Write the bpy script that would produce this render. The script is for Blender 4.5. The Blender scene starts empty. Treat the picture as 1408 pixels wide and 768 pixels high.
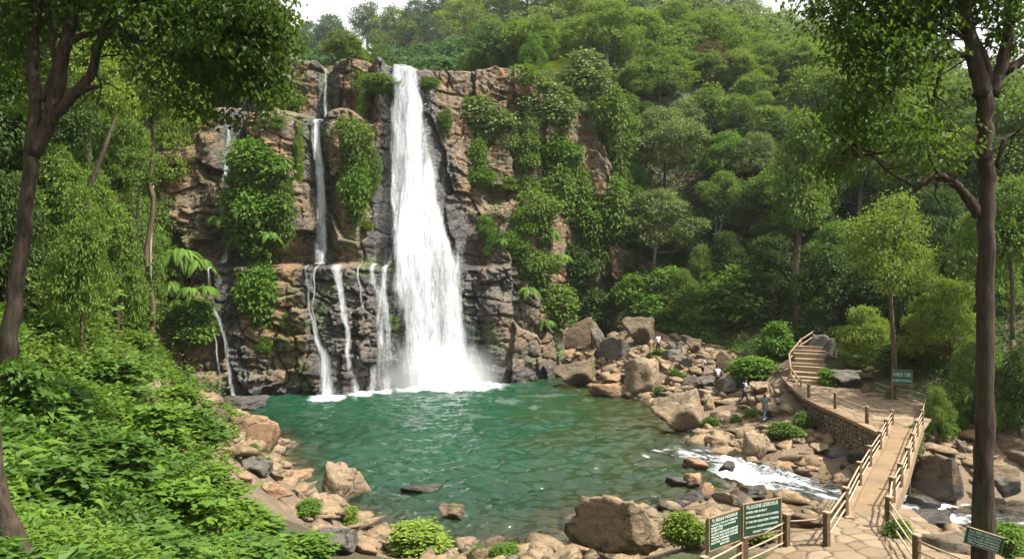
import bpy, bmesh, math, random
import numpy as np
from mathutils import Vector, Matrix
rng = np.random.default_rng(7)
random.seed(7)
sc = bpy.context.scene
COL = sc.collection
CAMZ, F, CX, CY = 11.0, 1000.0, 704.0, 384.0       # camera height, focal length in photo pixels, photo centre

def P(px, py, Y):                                   # a pixel at a depth -> a point of the place
    return np.array([(px - CX) / F * Y, Y, CAMZ - (py - CY) / F * Y])

# ------------------------------------------------------------------ noise
def _h(i, j, k, s):
    n = (i.astype(np.int64) * 374761393 + j.astype(np.int64) * 668265263 + k.astype(np.int64) * 2147483647 + s * 1274126177) & 0xFFFFFFFF
    n = ((n ^ (n >> 13)) * 1274126177) & 0xFFFFFFFF
    n = ((n ^ (n >> 16)) * 2246822519) & 0xFFFFFFFF
    return ((n ^ (n >> 15)) & 0xFFFFFF) / float(0xFFFFFF)
def vnoise(x, y, z=None, s=0):
    x = np.asarray(x, float); y = np.asarray(y, float) + 0 * x
    z = np.zeros_like(x) if z is None else np.asarray(z, float) + 0 * x
    xi, yi, zi = np.floor(x), np.floor(y), np.floor(z)
    fx, fy, fz = x - xi, y - yi, z - zi
    f = lambda t: t * t * t * (t * (t * 6 - 15) + 10)
    fx, fy, fz = f(fx), f(fy), f(fz)
    r = 0
    for a in (0, 1):
        for b in (0, 1):
            for c in (0, 1):
                w = (fx if a else 1 - fx) * (fy if b else 1 - fy) * (fz if c else 1 - fz)
                r = r + w * _h(xi + a, yi + b, zi + c, s)
    return r * 2 - 1
def fbm(x, y, z=None, o=4, s=0, g=0.5):
    r, a, f = 0, 1.0, 1.0
    for i in range(o):
        r = r + a * vnoise(np.asarray(x) * f + 13.7 * i, np.asarray(y) * f - 7.3 * i, None if z is None else np.asarray(z) * f + 3.1 * i, s + i)
        a *= g; f *= 2.03
    return r
def sstep(a, b, x):
    t = np.clip((x - a) / (b - a), 0, 1)
    return t * t * (3 - 2 * t)
def blocks(u, v, su, sv, s):                        # jittered blocky cells: random value, tilt pair, distance to the crack
    U, V = u / su, v / sv
    iu, iv = np.floor(U), np.floor(V)
    F1 = np.full(U.shape, 9.0); F2 = F1.copy(); ID = np.zeros(U.shape); A = ID.copy(); B = ID.copy(); DU = ID.copy(); DV = ID.copy()
    z = np.zeros_like(U)
    for a in (-1, 0, 1):
        for b in (-1, 0, 1):
            cu, cv = iu + a, iv + b
            pu = cu + .5 + .8 * (_h(cu, cv, z, s) - .5); pv = cv + .5 + .7 * (_h(cu, cv, z + 1, s) - .5)
            du, dv = U - pu, V - pv
            d = .72 * np.maximum(abs(du), abs(dv)) + .28 * np.sqrt(du * du + dv * dv)
            m = d < F1
            F2 = np.where(m, F1, np.minimum(F2, d)); F1 = np.where(m, d, F1)
            ID = np.where(m, _h(cu, cv, z + 2, s), ID); A = np.where(m, _h(cu, cv, z + 3, s), A); B = np.where(m, _h(cu, cv, z + 4, s), B)
            DU = np.where(m, du, DU); DV = np.where(m, dv, DV)
    return ID, (A - .5) * DU + (B - .5) * DV, F2 - F1

# ------------------------------------------------------------------ meshes
def mesh_np(name, V, Fc, smooth=True, attrs=None, uv=None):
    me = bpy.data.meshes.new(name)
    V = np.asarray(V, np.float32); Fc = np.asarray(Fc, np.int32)
    k = Fc.shape[1]; n = len(Fc)
    me.vertices.add(len(V)); me.vertices.foreach_set('co', V.ravel())
    me.loops.add(n * k); me.loops.foreach_set('vertex_index', Fc.ravel())
    me.polygons.add(n)
    me.polygons.foreach_set('loop_start', np.arange(0, n * k, k, dtype=np.int32))
    try: me.polygons.foreach_set('loop_total', np.full(n, k, np.int32))
    except Exception: pass
    me.polygons.foreach_set('use_smooth', np.full(n, bool(smooth)))
    if attrs:
        for an, (dom, arr) in attrs.items():
            at = me.attributes.new(an, 'FLOAT', dom); at.data.foreach_set('value', np.asarray(arr, np.float32).ravel())
    if uv is not None:
        l = me.uv_layers.new(name='UVMap'); l.data.foreach_set('uv', np.asarray(uv, np.float32)[Fc.ravel()].ravel())
    me.update(calc_edges=True); me.validate()
    return me
def grid_faces(nr, nc):
    i = np.arange(nr * nc).reshape(nr, nc)
    return np.stack([i[:-1, :-1], i[:-1, 1:], i[1:, 1:], i[1:, :-1]], -1).reshape(-1, 4)
def link(name, me, mat=None, parent=None):
    o = bpy.data.objects.new(name, me); COL.objects.link(o)
    if mat is not None and me is not None and not me.materials: me.materials.append(mat)
    if parent is not None: o.parent = parent
    return o
def tag(o, label, cat, group=None):
    o['label'] = label; o['category'] = cat
    if group: o['group'] = group
    return o
def struct(o, kind='structure', label=None):
    o['kind'] = kind
    if label: o['label'] = label
    return o
def empty(name, loc, label, cat, group=None, rz=0, s=None):
    o = bpy.data.objects.new(name, None); COL.objects.link(o); o.location = loc; o.rotation_euler = (0, 0, rz)
    o.empty_display_size = .2
    if s is not None: o.scale = (s, s, s) if np.isscalar(s) else s
    return tag(o, label, cat, group)
class MB:                                           # collects quads and triangles into one mesh
    def __init__(s): s.v = []; s.f = []
    def add(s, V, Fs):
        b = len(s.v); s.v += [tuple(p) for p in V]; s.f += [tuple(b + i for i in f) for f in Fs]
    def box(s, c, size, rz=0, M=None, jit=0):
        hx, hy, hz = [q / 2 for q in size]; V = []
        for dz in (-hz, hz):
            for dx, dy in ((-hx, -hy), (hx, -hy), (hx, hy), (-hx, hy)):
                p = Vector((dx, dy, dz))
                if jit: p += Vector([random.uniform(-jit, jit) for _ in range(3)])
                p = M @ p if M is not None else Matrix.Rotation(rz, 3, 'Z') @ p
                V.append(p + Vector(c))
        s.add(V, [(3, 2, 1, 0), (4, 5, 6, 7), (0, 1, 5, 4), (1, 2, 6, 5), (2, 3, 7, 6), (3, 0, 4, 7)])
    def tube(s, pts, rads, n=7, cap=True, wob=0):
        pts = [Vector(p) for p in pts]; b = len(s.v); up = Vector((0.13, .21, 1)).normalized()
        ref = None
        for i, p in enumerate(pts):
            t = (pts[min(i + 1, len(pts) - 1)] - pts[max(i - 1, 0)]).normalized()
            if ref is None:
                ref = t.cross(Vector((1, 0, 0)) if abs(t.x) < .8 else Vector((0, 1, 0))).normalized()
            ref = (ref - t * ref.dot(t)).normalized(); bi = t.cross(ref)
            for k in range(n):
                a = 2 * math.pi * k / n; r = rads[i] * (1 + (wob * math.sin(a * 3 + i * .9) if wob else 0))
                s.v.append(tuple(p + (ref * math.cos(a) + bi * math.sin(a)) * r))
        for i in range(len(pts) - 1):
            for k in range(n):
                q = b + i * n
                s.f.append((q + k, q + (k + 1) % n, q + n + (k + 1) % n, q + n + k))
        if cap:
            s.f.append(tuple(b + k for k in range(n))[::-1]); e = b + (len(pts) - 1) * n
            s.f.append(tuple(e + k for k in range(n)))
    def mesh(s, name, smooth=False, bevel=0):
        me = bpy.data.meshes.new(name); me.from_pydata(s.v, [], s.f); me.update()
        if bevel:
            bm = bmesh.new(); bm.from_mesh(me)
            bmesh.ops.bevel(bm, geom=[e for e in bm.edges if len(e.link_faces) == 2 and e.calc_face_angle(0) > .6], offset=bevel, segments=2, affect='EDGES', profile=.6)
            bm.to_mesh(me); bm.free()
        if smooth: me.polygons.foreach_set('use_smooth', np.ones(len(me.polygons), bool))
        return me

# ------------------------------------------------------------------ node helper
class NT:
    def __init__(s, name, world=False):
        s.m = bpy.data.materials.new(name); s.m.use_nodes = True; s.t = s.m.node_tree; s.t.nodes.clear()
        s.out = s.n('ShaderNodeOutputMaterial')
    def n(s, typ, **kw):
        nd = s.t.nodes.new(typ)
        for k, v in kw.items():
            if k in nd.inputs: s.set(nd.inputs[k], v)
            else: setattr(nd, k, v)
        return nd
    def set(s, sock, v):
        if isinstance(v, bpy.types.NodeSocket): s.t.links.new(v, sock)
        elif sock.type == 'RGBA' and not isinstance(v, tuple): sock.default_value = (v, v, v, 1)
        elif isinstance(v, tuple) and len(v) == 3 and sock.type == 'RGBA': sock.default_value = (*v, 1)
        else: sock.default_value = v
    def coord(s, w='Object'): return s.n('ShaderNodeTexCoord').outputs[w]
    def geo(s, w='Position'): return s.n('ShaderNodeNewGeometry').outputs[w]
    def attr(s, name): return s.n('ShaderNodeAttribute', attribute_name=name).outputs['Fac']
    def mapping(s, v, scale=(1, 1, 1), loc=(0, 0, 0), rot=(0, 0, 0)):
        return s.n('ShaderNodeMapping', Vector=v, Scale=scale, Location=loc, Rotation=rot).outputs[0]
    def noise(s, v, sc=1., d=4., r=.55, dist=0.):
        return s.n('ShaderNodeTexNoise', Vector=v, Scale=sc, Detail=d, Roughness=r, Distortion=dist).outputs[0]
    def voro(s, v, sc=1., feat='F1', out='Distance', rnd=1.):
        nd = s.n('ShaderNodeTexVoronoi', feature=feat); s.set(nd.inputs['Vector'], v); nd.inputs['Scale'].default_value = sc; nd.inputs['Randomness'].default_value = rnd
        return nd.outputs[out]
    def ramp(s, f, stops, interp='LINEAR'):
        nd = s.n('ShaderNodeValToRGB'); s.set(nd.inputs[0], f); cr = nd.color_ramp; cr.interpolation = interp
        while len(cr.elements) < len(stops): cr.elements.new(.5)
        for e, (p, c) in zip(cr.elements, stops):
            e.position = p; e.color = (c, c, c, 1) if np.isscalar(c) else (*c, 1)
        return nd.outputs[0]
    def mix(s, f, a, b, mode='MIX'):
        nd = s.n('ShaderNodeMix', data_type='RGBA', blend_type=mode)
        s.set(nd.inputs[0], f); s.set(nd.inputs[6], a); s.set(nd.inputs[7], b); return nd.outputs[2]
    def math(s, op, a, b=0., c=None, clamp=False):
        nd = s.n('ShaderNodeMath', operation=op, use_clamp=clamp); s.set(nd.inputs[0], a); s.set(nd.inputs[1], b)
        if c is not None: s.set(nd.inputs[2], c)
        return nd.outputs[0]
    def bump(s, h, st=.5, dist=.05): return s.n('ShaderNodeBump', Height=h, Strength=st, Distance=dist).outputs[0]
    def pbsdf(s, col, rough=.8, normal=None, spec=.3, **kw):
        nd = s.n('ShaderNodeBsdfPrincipled'); s.set(nd.inputs['Base Color'], col); s.set(nd.inputs['Roughness'], rough)
        s.set(nd.inputs['Specular IOR Level'], spec)
        if normal is not None: s.set(nd.inputs['Normal'], normal)
        for k, v in kw.items(): s.set(nd.inputs[k], v)
        return nd.outputs[0]
    def mixs(s, f, a, b):
        nd = s.n('ShaderNodeMixShader'); s.set(nd.inputs[0], f); s.set(nd.inputs[1], a); s.set(nd.inputs[2], b); return nd.outputs[0]
    def done(s, sh): s.t.links.new(sh, s.out.inputs['Surface']); return s.m

# ------------------------------------------------------------------ camera, render, sky, sun
cam = bpy.data.cameras.new('camera'); camo = bpy.data.objects.new('camera', cam); COL.objects.link(camo)
camo.location = (0, 0, CAMZ); camo.rotation_euler = (math.pi / 2, 0, 0)
cam.sensor_width = 36; cam.lens = 36 * F / 1408; cam.clip_start = .1; cam.clip_end = 3000
sc.camera = camo
sc.render.engine = 'CYCLES'
cy = sc.cycles
cy.max_bounces = 7; cy.diffuse_bounces = 3; cy.glossy_bounces = 3; cy.transmission_bounces = 3; cy.transparent_max_bounces = 24; cy.volume_bounces = 1
cy.use_denoising = True; cy.caustics_reflective = False; cy.caustics_refractive = False; cy.sample_clamp_indirect = 6
try: cy.denoiser = 'OPENIMAGEDENOISE'; cy.denoising_prefilter = 'ACCURATE'
except Exception: pass
sc.view_settings.view_transform = 'Standard'; sc.view_settings.look = 'None'; sc.view_settings.gamma = 1; sc.view_settings.exposure = EXPO = 1.32

SUN_EL, SUN_AZ = math.radians(57), math.radians(110)   # azimuth clockwise from +Y: from the right, a little behind the viewer
sd = Vector((math.sin(SUN_AZ) * math.cos(SUN_EL), math.cos(SUN_AZ) * math.cos(SUN_EL), math.sin(SUN_EL)))
sun = bpy.data.lights.new('sun', 'SUN'); sun.energy = 5.0; sun.angle = math.radians(1.2); sun.color = (1, .95, .86)
suno = bpy.data.objects.new('sun', sun); COL.objects.link(suno); suno.rotation_euler = sd.to_track_quat('Z', 'Y').to_euler(); suno.location = (60, -40, 150)
W = bpy.data.worlds.new('World'); sc.world = W; W.use_nodes = True
nt = W.node_tree; nt.nodes.clear()
o_ = nt.nodes.new('ShaderNodeOutputWorld'); bg = nt.nodes.new('ShaderNodeBackground'); sky = nt.nodes.new('ShaderNodeTexSky')
sky.sky_type = 'NISHITA'; sky.sun_disc = False; sky.sun_elevation = SUN_EL; sky.sun_rotation = SUN_AZ; sky.air_density = 1; sky.dust_density = 4
tc = nt.nodes.new('ShaderNodeTexCoord'); cn = nt.nodes.new('ShaderNodeTexNoise'); cn.inputs['Scale'].default_value = 2.2; cn.inputs['Detail'].default_value = 6
cr = nt.nodes.new('ShaderNodeValToRGB'); cr.color_ramp.elements[0].position = .3; cr.color_ramp.elements[0].color = (.72, .72, .72, 1); cr.color_ramp.elements[1].position = .6
mx = nt.nodes.new('ShaderNodeMix'); mx.data_type = 'RGBA'; mx.inputs[7].default_value = (10.5, 10.6, 10.7, 1)   # bright thin cloud over the blue
nt.links.new(tc.outputs['Generated'], cn.inputs['Vector']); nt.links.new(cn.outputs[0], cr.inputs[0]); nt.links.new(cr.outputs[0], mx.inputs[0])
nt.links.new(sky.outputs[0], mx.inputs[6])
dt = nt.nodes.new('ShaderNodeVectorMath'); dt.operation = 'DOT_PRODUCT'; nt.links.new(tc.outputs['Generated'], dt.inputs[0]); dt.inputs[1].default_value = sd    # the thin cloud glows round the sun
def wm(op, a, b):
    n = nt.nodes.new('ShaderNodeMath'); n.operation = op; nt.links.new(a, n.inputs[0]); n.inputs[1].default_value = b; return n.outputs[0]
au = wm('ADD', wm('MULTIPLY', wm('POWER', wm('MAXIMUM', dt.outputs['Value'], 0.), 9.), 2.6), .95)
am = nt.nodes.new('ShaderNodeVectorMath'); am.operation = 'SCALE'; nt.links.new(mx.outputs[2], am.inputs[0]); nt.links.new(au, am.inputs['Scale']); nt.links.new(am.outputs[0], bg.inputs[0]); bg.inputs[1].default_value = .05
nt.links.new(bg.outputs[0], o_.inputs[0])

# ------------------------------------------------------------------ the lie of the land
TP = [  # pixel x, pixel y, depth: points the ground passes through
 # left bank in front, from the camera down to the pool
 (0,600,16),(0,450,26),(100,700,13),(40,760,9),(200,640,19),(300,700,19),(250,545,32),(180,492,42),(100,445,42),(430,738,24),(300,622,28),
 (330,585,48),(300,560,54),(250,535,62),(345,655,36),(420,683,33),(470,738,29),(500,758,26.5),(380,720,25),(160,760,12.5),(250,767,14.5),(350,767,18),
 (0,400,36),(60,420,40),(150,420,55),(196,505,58),
 # front of the pool
 (600,764,28.5),(700,768,27.5),(780,764,28.5),(860,768,27.5),(900,766,27),(960,708,33),(900,748,29),
 # pool bed
 (560,640,46.5),(700,640,46.5),(620,590,60),(760,580,62),(680,700,36.5),(500,600,56),(850,620,50),(600,545,74),(720,550,72),
 # right shore, scree and people
 (960,600,51),(935,575,57),(900,552,65.5),(850,540,70.5),(800,522,78),(760,505,84),(800,480,83),(850,500,76),(905,500,71),(988,538,64),(1022,560,58),(1050,581,54),
 (1010,480,76),(1060,500,66),(960,490,73),(870,420,88),(930,450,82),(1000,442,84),(1100,448,76),(1070,520,60),(1080,560,53),(1010,590,52),
 (1045,612,47),(1090,598,48.5),(1140,616,45.5),(1190,632,43),
 # behind the walkway
 (1150,462,64),(1200,480,62),(1280,515,52),(1330,560,50),(1250,500,56),(1400,560,45),(1408,620,43.5),(1130,480,62),
 # under the walkway
 (1100,536,53.6),(1160,558,49),(1210,573,46),(1236,592,42.6),(1275,567,47.5),(1070,560,54),
 (1300,640,41.5),(1340,630,43),
 # near side of the stream
 (1000,712,33.5),(1060,713,33),(1120,714,32),(1180,724,31),(1240,735,31),(1280,760,29),(1330,766,28),(1400,768,28),
]
TW = [  # the same as points of the place
 (6.6,20.5,2.85),(9.6,20.3,3.1),(12,20.5,3.0),(8,24.5,2.6),(11.3,24.6,2.4),(14,23,1.6),(8.5,28.5,1.2),(12,28.5,.9),
 (8.5,16,3.1),(13.5,17,2.9),(11,13,3.2),(16,15,3.4),(20,22,1.8),(30,25,1.8),(30,15,4),(24,8,5.5),
 (0,0,9.0),(0,-20,10),(20,-20,9.5),(-20,-20,14),(0,10,5.2),(4,14,4.0),(0,18,2.6),(3,23,1.9),(-6,0,9.5),(8,4,7),(-12,6,9.5),(-3,13,4.6),
 (-25,10,17),(-25,25,14),(-40,20,24),(-40,45,21),(-60,50,36),(-60,20,38),(-80,70,52),(-34,56,11.5),(-42,62,16),(-50,72,26),(-46,80,30),
 (-32,33,13),(-27,40,11),
 # behind the falls
 (-40,95,37),(-24,95,36.5),(-11,95,35),(-11,110,36.5),(2,105,40),(-30,130,42),(-55,130,46),(-10,135,45),(-70,180,56),(-40,210,64),(-10,220,76),(-90,260,74),(-30,300,88),
 (12,108,41.5),(12,125,47),(24,120,46),(34,140,55),(30,175,68),(50,180,68),(70,150,50),(30,225,92),(60,230,84),(0,290,104),(100,250,70),(160,200,55),(160,300,70),
 (4.2,35.5,-.5),(6.0,37.2,-.55),(8.0,36.4,-.25),(2.2,33.0,-.35),
 # stream bed
 (11.8,47,-.35),(12.9,43.4,-.5),(14.4,41.7,-.75),(15.9,40.2,-.85),(17.4,39.1,-.95),(18.8,38.1,-1.0),(20.4,37.4,-1.1),(22.1,37.1,-1.4),(24,37.3,-1.6),(27.6,39.2,-1.7),(33,41,-1.8),(40,42,-1.9),
 # right hillside
 (16,98,20),(20,96,15),(22,104,25),(30,100,22),(28,92,14),(36,95,20),(40,108,30),(36,82,11.5),(46,92,22),(50,110,34),(52,80,16),(44,72,11),(60,95,22),(70,120,33),
 (34,62,7.5),(44,58,8.5),(60,65,14),(80,80,20),(56,48,9),(80,50,16),(100,100,28),(120,60,24),(120,140,42),
 (40,40,.2),(60,38,3),(44,44,2.8),(60,30,4),
]
def Y0(x):                                          # plan of the cliff foot
    return np.interp(x, [-60, -40, -28, -17, -10, -4, 2, 8, 14, 22, 30], [60, 65, 68, 69.5, 74.5, 79.5, 84.5, 88, 91, 95, 99])
XS_T = [-60, -45, -38, -34, -30, -27, -20.95, -20.5, -19.6, -19.1, -13.9, -13.3, -9.9, -9.2, -4, -2, 2, 5, 8, 10.5, 13, 16, 24]
ZS_T = [8, 10, 15, 23, 26.0, 34.2, 34.5, 33.7, 33.7, 34.5, 34.6, 33.7, 33.7, 34.3, 35.2, 36, 35.6, 35.0, 33, 29.5, 23, 15, 8]
ZTOP = lambda x: np.interp(x, XS_T, ZS_T)
for x in (-36, -30, -24, -18, -12, -6, 0, 6, 11):
    TW.append((x, float(Y0(x)) + 2.0, -1.2 if x < 4 else 1.5)); TW.append((x, float(Y0(x)) + 14.5, float(ZTOP(x)) - 1.6))
pts = np.array([P(*t) for t in TP] + [np.array(t, float) for t in TW])
BED = [i for i, t in enumerate(TP) if t in ((560,640,46.5),(700,640,46.5),(620,590,60),(760,580,62),(680,700,36.5),(500,600,56),(850,620,50),(600,545,74),(720,550,72))]
for i, d in zip(BED, (2.4, 2.4, 3, 2.6, 1.0, 1.7, 1.1, 2.5, 2.5)): pts[i, 2] = -d
for i, t in enumerate(TP):
    if t in ((1100,536,53.6),(1160,558,49),(1210,573,46),(1236,592,42.6),(1275,567,47.5)): pts[i, 2] -= 1.0
def _fit(p):
    n = len(p); D = np.sqrt(((p[:, None, :2] - p[None, :, :2]) ** 2).sum(-1) + .8)
    A = np.zeros((n + 3, n + 3)); A[:n, :n] = D + np.eye(n) * .0; A[:n, n] = 1; A[:n, n + 1:] = p[:, :2]; A[n, :n] = 1; A[n + 1:, :n] = p[:, :2].T
    return np.linalg.solve(A, np.r_[p[:, 2], 0, 0, 0])
_w = _fit(pts)
def gz0(x, y):
    x = np.asarray(x, float); y = np.asarray(y, float); sh = x.shape; x = x.ravel(); y = y.ravel(); r = np.empty(x.shape); n = len(pts)
    for a in range(0, len(x), 20000):
        q = slice(a, a + 20000)
        D = np.sqrt((x[q, None] - pts[None, :, 0]) ** 2 + (y[q, None] - pts[None, :, 1]) ** 2 + .8)
        r[q] = D @ _w[:n] + _w[n] + _w[n + 1] * x[q] + _w[n + 2] * y[q]
    return r.reshape(sh)
def gz(x, y):
    h = gz0(x, y)
    return h + .22 * fbm(np.asarray(x) * .35, np.asarray(y) * .35, o=4, s=5)
def hit(px, py, ymin=6., ymax=330.):                # where the sight line through a pixel meets the ground
    Y = np.concatenate([np.arange(ymin, 120, .25), np.arange(120, ymax, 1.)])
    X = (px - CX) / F * Y; Z = CAMZ - (py - CY) / F * Y
    b = np.nonzero(Z < gz(X, Y))[0]
    i = b[0] if len(b) else len(Y) - 1
    return np.array([X[i], Y[i], gz(X[i:i+1], Y[i:i+1])[0]])

xs = np.concatenate([np.arange(-200, -60, 7.), np.arange(-60, -42, 1.5), np.arange(-42, 46, .42), np.arange(46, 80, 1.6), np.arange(80, 221, 7.)])
ys = np.concatenate([np.arange(-50, 6, 3.), np.arange(6, 98, .42), np.arange(98, 140, 1.8), np.arange(140, 341, 6.)])
GX, GY = np.meshgrid(xs, ys); GZ = gz(GX, GY)
rocky = fbm(GX * .9, GY * .9, o=3, s=9)
GZ += np.where((abs(GX) < 46) & (GY > 20) & (GY < 98), .12 * fbm(GX * 1.3, GY * 1.3, o=3, s=11), 0)
# veg attribute: where soil is hidden by growth; the rest is rock, gravel and sand
m = NT('earth_and_stone')
co = m.coord('Object')
n1 = m.noise(co, .6, 6); n2 = m.noise(co, 3.5, 6, .65); n3 = m.noise(co, 11, 4, .7)
stone = m.mix(m.ramp(n2, [(.3, 0.), (.7, 1.)]), (.085, .058, .036), (.235, .165, .105)); stone = m.mix(m.ramp(n1, [(.4, 0.), (.65, .8)]), stone, (.09, .07, .05))
stone = m.mix(m.ramp(n3, [(.35, .7), (.5, 0.)]), stone, (.06, .048, .035))
soil = m.mix(n2, (.030, .026, .014), (.075, .055, .03)); soil = m.mix(m.ramp(n1, [(.4, 0.), (.6, 1.)]), soil, (.035, .055, .014))
sep = m.n('ShaderNodeSeparateXYZ', Vector=co)
wet = m.ramp(m.math('ADD', sep.outputs[2], m.math('MULTIPLY', n2, .35)), [(0., 1.), (.42, 0.)])
colr = m.mix(m.attr('soil'), stone, soil); bed = m.mix(n2, (.055, .04, .02), (.15, .10, .05))
colr = m.mix(wet, colr, bed)
M_EARTH = m.done(m.pbsdf(colr, m.mix(wet, .9, .35), m.bump(m.math('ADD', n2, m.math('MULTIPLY', n3, .4)), .8, .12)))
# ------------------------------------------------------------------ ground sheet
def inpoly(x, y, poly):
    c = np.zeros(np.shape(x), bool); n = len(poly)
    for i in range(n):
        (x1, y1), (x2, y2) = poly[i], poly[(i + 1) % n]
        t = ((y1 > y) != (y2 > y)) & (x < (x2 - x1) * (y - y1) / (y2 - y1 + 1e-9) + x1); c ^= t
    return c
SCREE = [(5, 72), (4, 88), (10, 88), (16, 82), (22, 78), (24, 70), (25, 60), (22, 52), (27, 46), (34, 44), (34, 36), (20, 30), (13, 26), (9, 22), (0, 26), (-10, 24), (-15, 27), (-17, 33), (-16, 40), (-21, 60), (-27, 66), (-10, 74)]
def soil_f(x, y, z):
    s = sstep(1.1, 2.0, z + .5 * vnoise(x * .5, y * .5, s=77))
    s = np.where(inpoly(x + .8 * vnoise(x * .4, y * .4, s=3), y + .8 * vnoise(x * .4, y * .4, s=4), SCREE), 0, s)
    return s
me = mesh_np('ground', np.stack([GX, GY, GZ], -1).reshape(-1, 3), grid_faces(*GX.shape), attrs={'soil': ('POINT', soil_f(GX, GY, GZ))})
struct(link('ground', me, M_EARTH))

# ------------------------------------------------------------------ cliff
EDGE_L = lambda z: np.interp(z, [0, 8, 12.5, 20, 26, 31, 34.6], [-12.3, -12.6, -13.2, -13.7, -13.6, -13.4, -13.1])     # main fall, left and right edge
EDGE_R = lambda z: np.interp(z, [0, 5, 10, 12.5, 17, 22, 27, 31, 34.6], [-2.3, -2.9, -3.7, -4.3, -5.7, -7.0, -8.1, -9.1, -9.75])
def FALL2(z): return np.interp(z, [0, 3, 7, 12.4, 13, 17, 22, 25, 29, 34.4], [-17.2, -17.6, -18.3, -19.2, -18.6, -19.0, -19.4, -19.9, -19.9, -20.0])
def FALL1(z): return np.interp(z, [0, 4, 7.5, 12.2, 15, 20, 26.6], [-25.6, -26.0, -27.2, -28, -28.6, -28.6, -28.2])
LEDGE = lambda x: np.interp(x, [-45, -36, -31, -29, 4, 8], [6, 7.2, 8, 12.3, 12.5, 10.5])
def Yface(x, z, lw=.35):                                    # the cliff without its blocks
    zl = LEDGE(x)
    y = Y0(x) + .07 * z
    wl = np.interp(x, [-48, -32, -29, -3, 3], [1, 1, 1, 1, 0])
    y = y + 2.6 * wl * sstep(zl - .35, zl + lw, z)
    y = y + 4.2 * np.interp(x, [-44, -38, -15.5, -14.2], [1, 1, 1, 0]) * sstep(27.6, 28.6, z + 1.2 * vnoise(x * .35, x * 0 + 3., s=21))
    y = y - 2.2 * np.exp(-((x + 23.5) / 2.4) ** 2) * sstep(13, 15, z) * (1 - sstep(27, 29, z))      # buttresses
    y = y - 2.0 * np.exp(-((x + 16.3) / 1.5) ** 2) * sstep(13, 15, z) * (1 - sstep(24.5, 26, z))
    y = y - 1.3 * np.exp(-((x + 16.5) / 2.6) ** 2) * sstep(30.5, 31.2, z)
    y = y - 1.2 * np.exp(-((x + 24) / 2.0) ** 2) * sstep(31, 32, z)
    y = y + 1.8 * np.exp(-((x - FALL1(z) - .5) / .9) ** 2) * sstep(12, 13.5, z) * 1.0
    y = y + 1.3 * np.exp(-((x - FALL2(z)) / 1.0) ** 2) * sstep(13, 14.5, z)
    y = y - 3.6 * np.exp(-((x - 1.5) / 5.) ** 4) * (1 - sstep(18.5, 20.5, z + .9 * vnoise(x * .4, x * 0., s=31)))   # lower right mass
    y = y - 2.0 * np.exp(-((x - 1.) / 6) ** 4) * (1 - sstep(8, 10.5, z + 1.4 * vnoise(x * .5, x * 0., s=33)))
    y = y - 1.5 * sstep(9, 11, x) * (1 - sstep(12, 13, x)) * sstep(19, 21, z)
    return y
nx, nzr, ntop = 690, 345, 46
cx = np.linspace(-48, 24, nx); zt = ZTOP(cx)
rows = []
V = np.zeros((nzr + ntop, nx, 3)); 
S = np.linspace(0, 1, nzr)[:, None]
X = np.repeat(cx[None], nzr, 0); Z = -2.5 + S * (zt[None] + 2.5)
def rockdisp(x, z):
    wx = x + .8 * vnoise(x * .2, z * .2, s=41) + .22 * vnoise(x * .8, z * .8, s=42); wz = z + .5 * vnoise(x * .16, z * .3, s=43) + .14 * vnoise(x, z, s=44) + .10 * x
    a, at, ae = blocks(wx, wz, 3.8, 6.6, 50); b, bt, be = blocks(wx + 3, wz, 2.0, 2.1, 51); c, ct, ce = blocks(wx, wz + 2, 1.15, .42, 52)
    lowz = 1 - sstep(12, 13.5, z)
    bm = .35 + .65 * sstep(-.25, .35, vnoise(x * .17, z * .2, s=45) + .4 * lowz); cm = sstep(-.1, .5, vnoise(x * .2, z * .3, s=46))
    d = (a - .5) * 2.2 + at * 1.6 + ((b - .5) * 1.0 + bt * .8) * bm + ((c - .5) * .6 + ct * .4) * cm
    d = d + .35 * (1 - sstep(0, .05, ae)) + .45 * bm * (1 - sstep(0, .07, be)) + .22 * cm * (1 - sstep(0, .12, ce))
    d = d - np.sqrt(np.clip(be, 0, 1)) * .32 * lowz              # rounded worn blocks low down
    d = d + .22 * fbm(x * .7, z * .7, o=5, s=60, g=.55) + .09 * fbm(x * 3.2, z * 4.2, o=3, s=61)
    return d, ae, be
D, AE, BE = rockdisp(X, Z)
near_fall = np.maximum.reduce([1 - sstep(.0, 1.6, np.maximum(EDGE_L(Z) - X, X - EDGE_R(Z))), 1 - sstep(.5, 1.8, abs(X - FALL2(Z))), 1 - sstep(.3, 1.2, abs(X - FALL1(Z)))])
D = D * (1 - .35 * (near_fall > .6))
Y = Yface(X, Z) + D
V[:nzr, :, 0] = X; V[:nzr, :, 1] = Y; V[:nzr, :, 2] = Z
for j in range(ntop):
    t = (j + 1) / ntop
    V[nzr + j, :, 0] = cx; V[nzr + j, :, 1] = Y[-1] * (1 - t) + (Yface(cx, zt) + 14) * t + .0 * t
    V[nzr + j, :, 2] = zt + np.minimum(t * 3, 1) * (.5 + .5 * fbm(cx * .8, np.full(nx, t * 7.), o=3, s=70)) * (1 - near_fall[-1] * .9) - .4 * np.maximum(0, t - .5)
Xa, Za = V[..., 0], V[..., 2]
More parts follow.
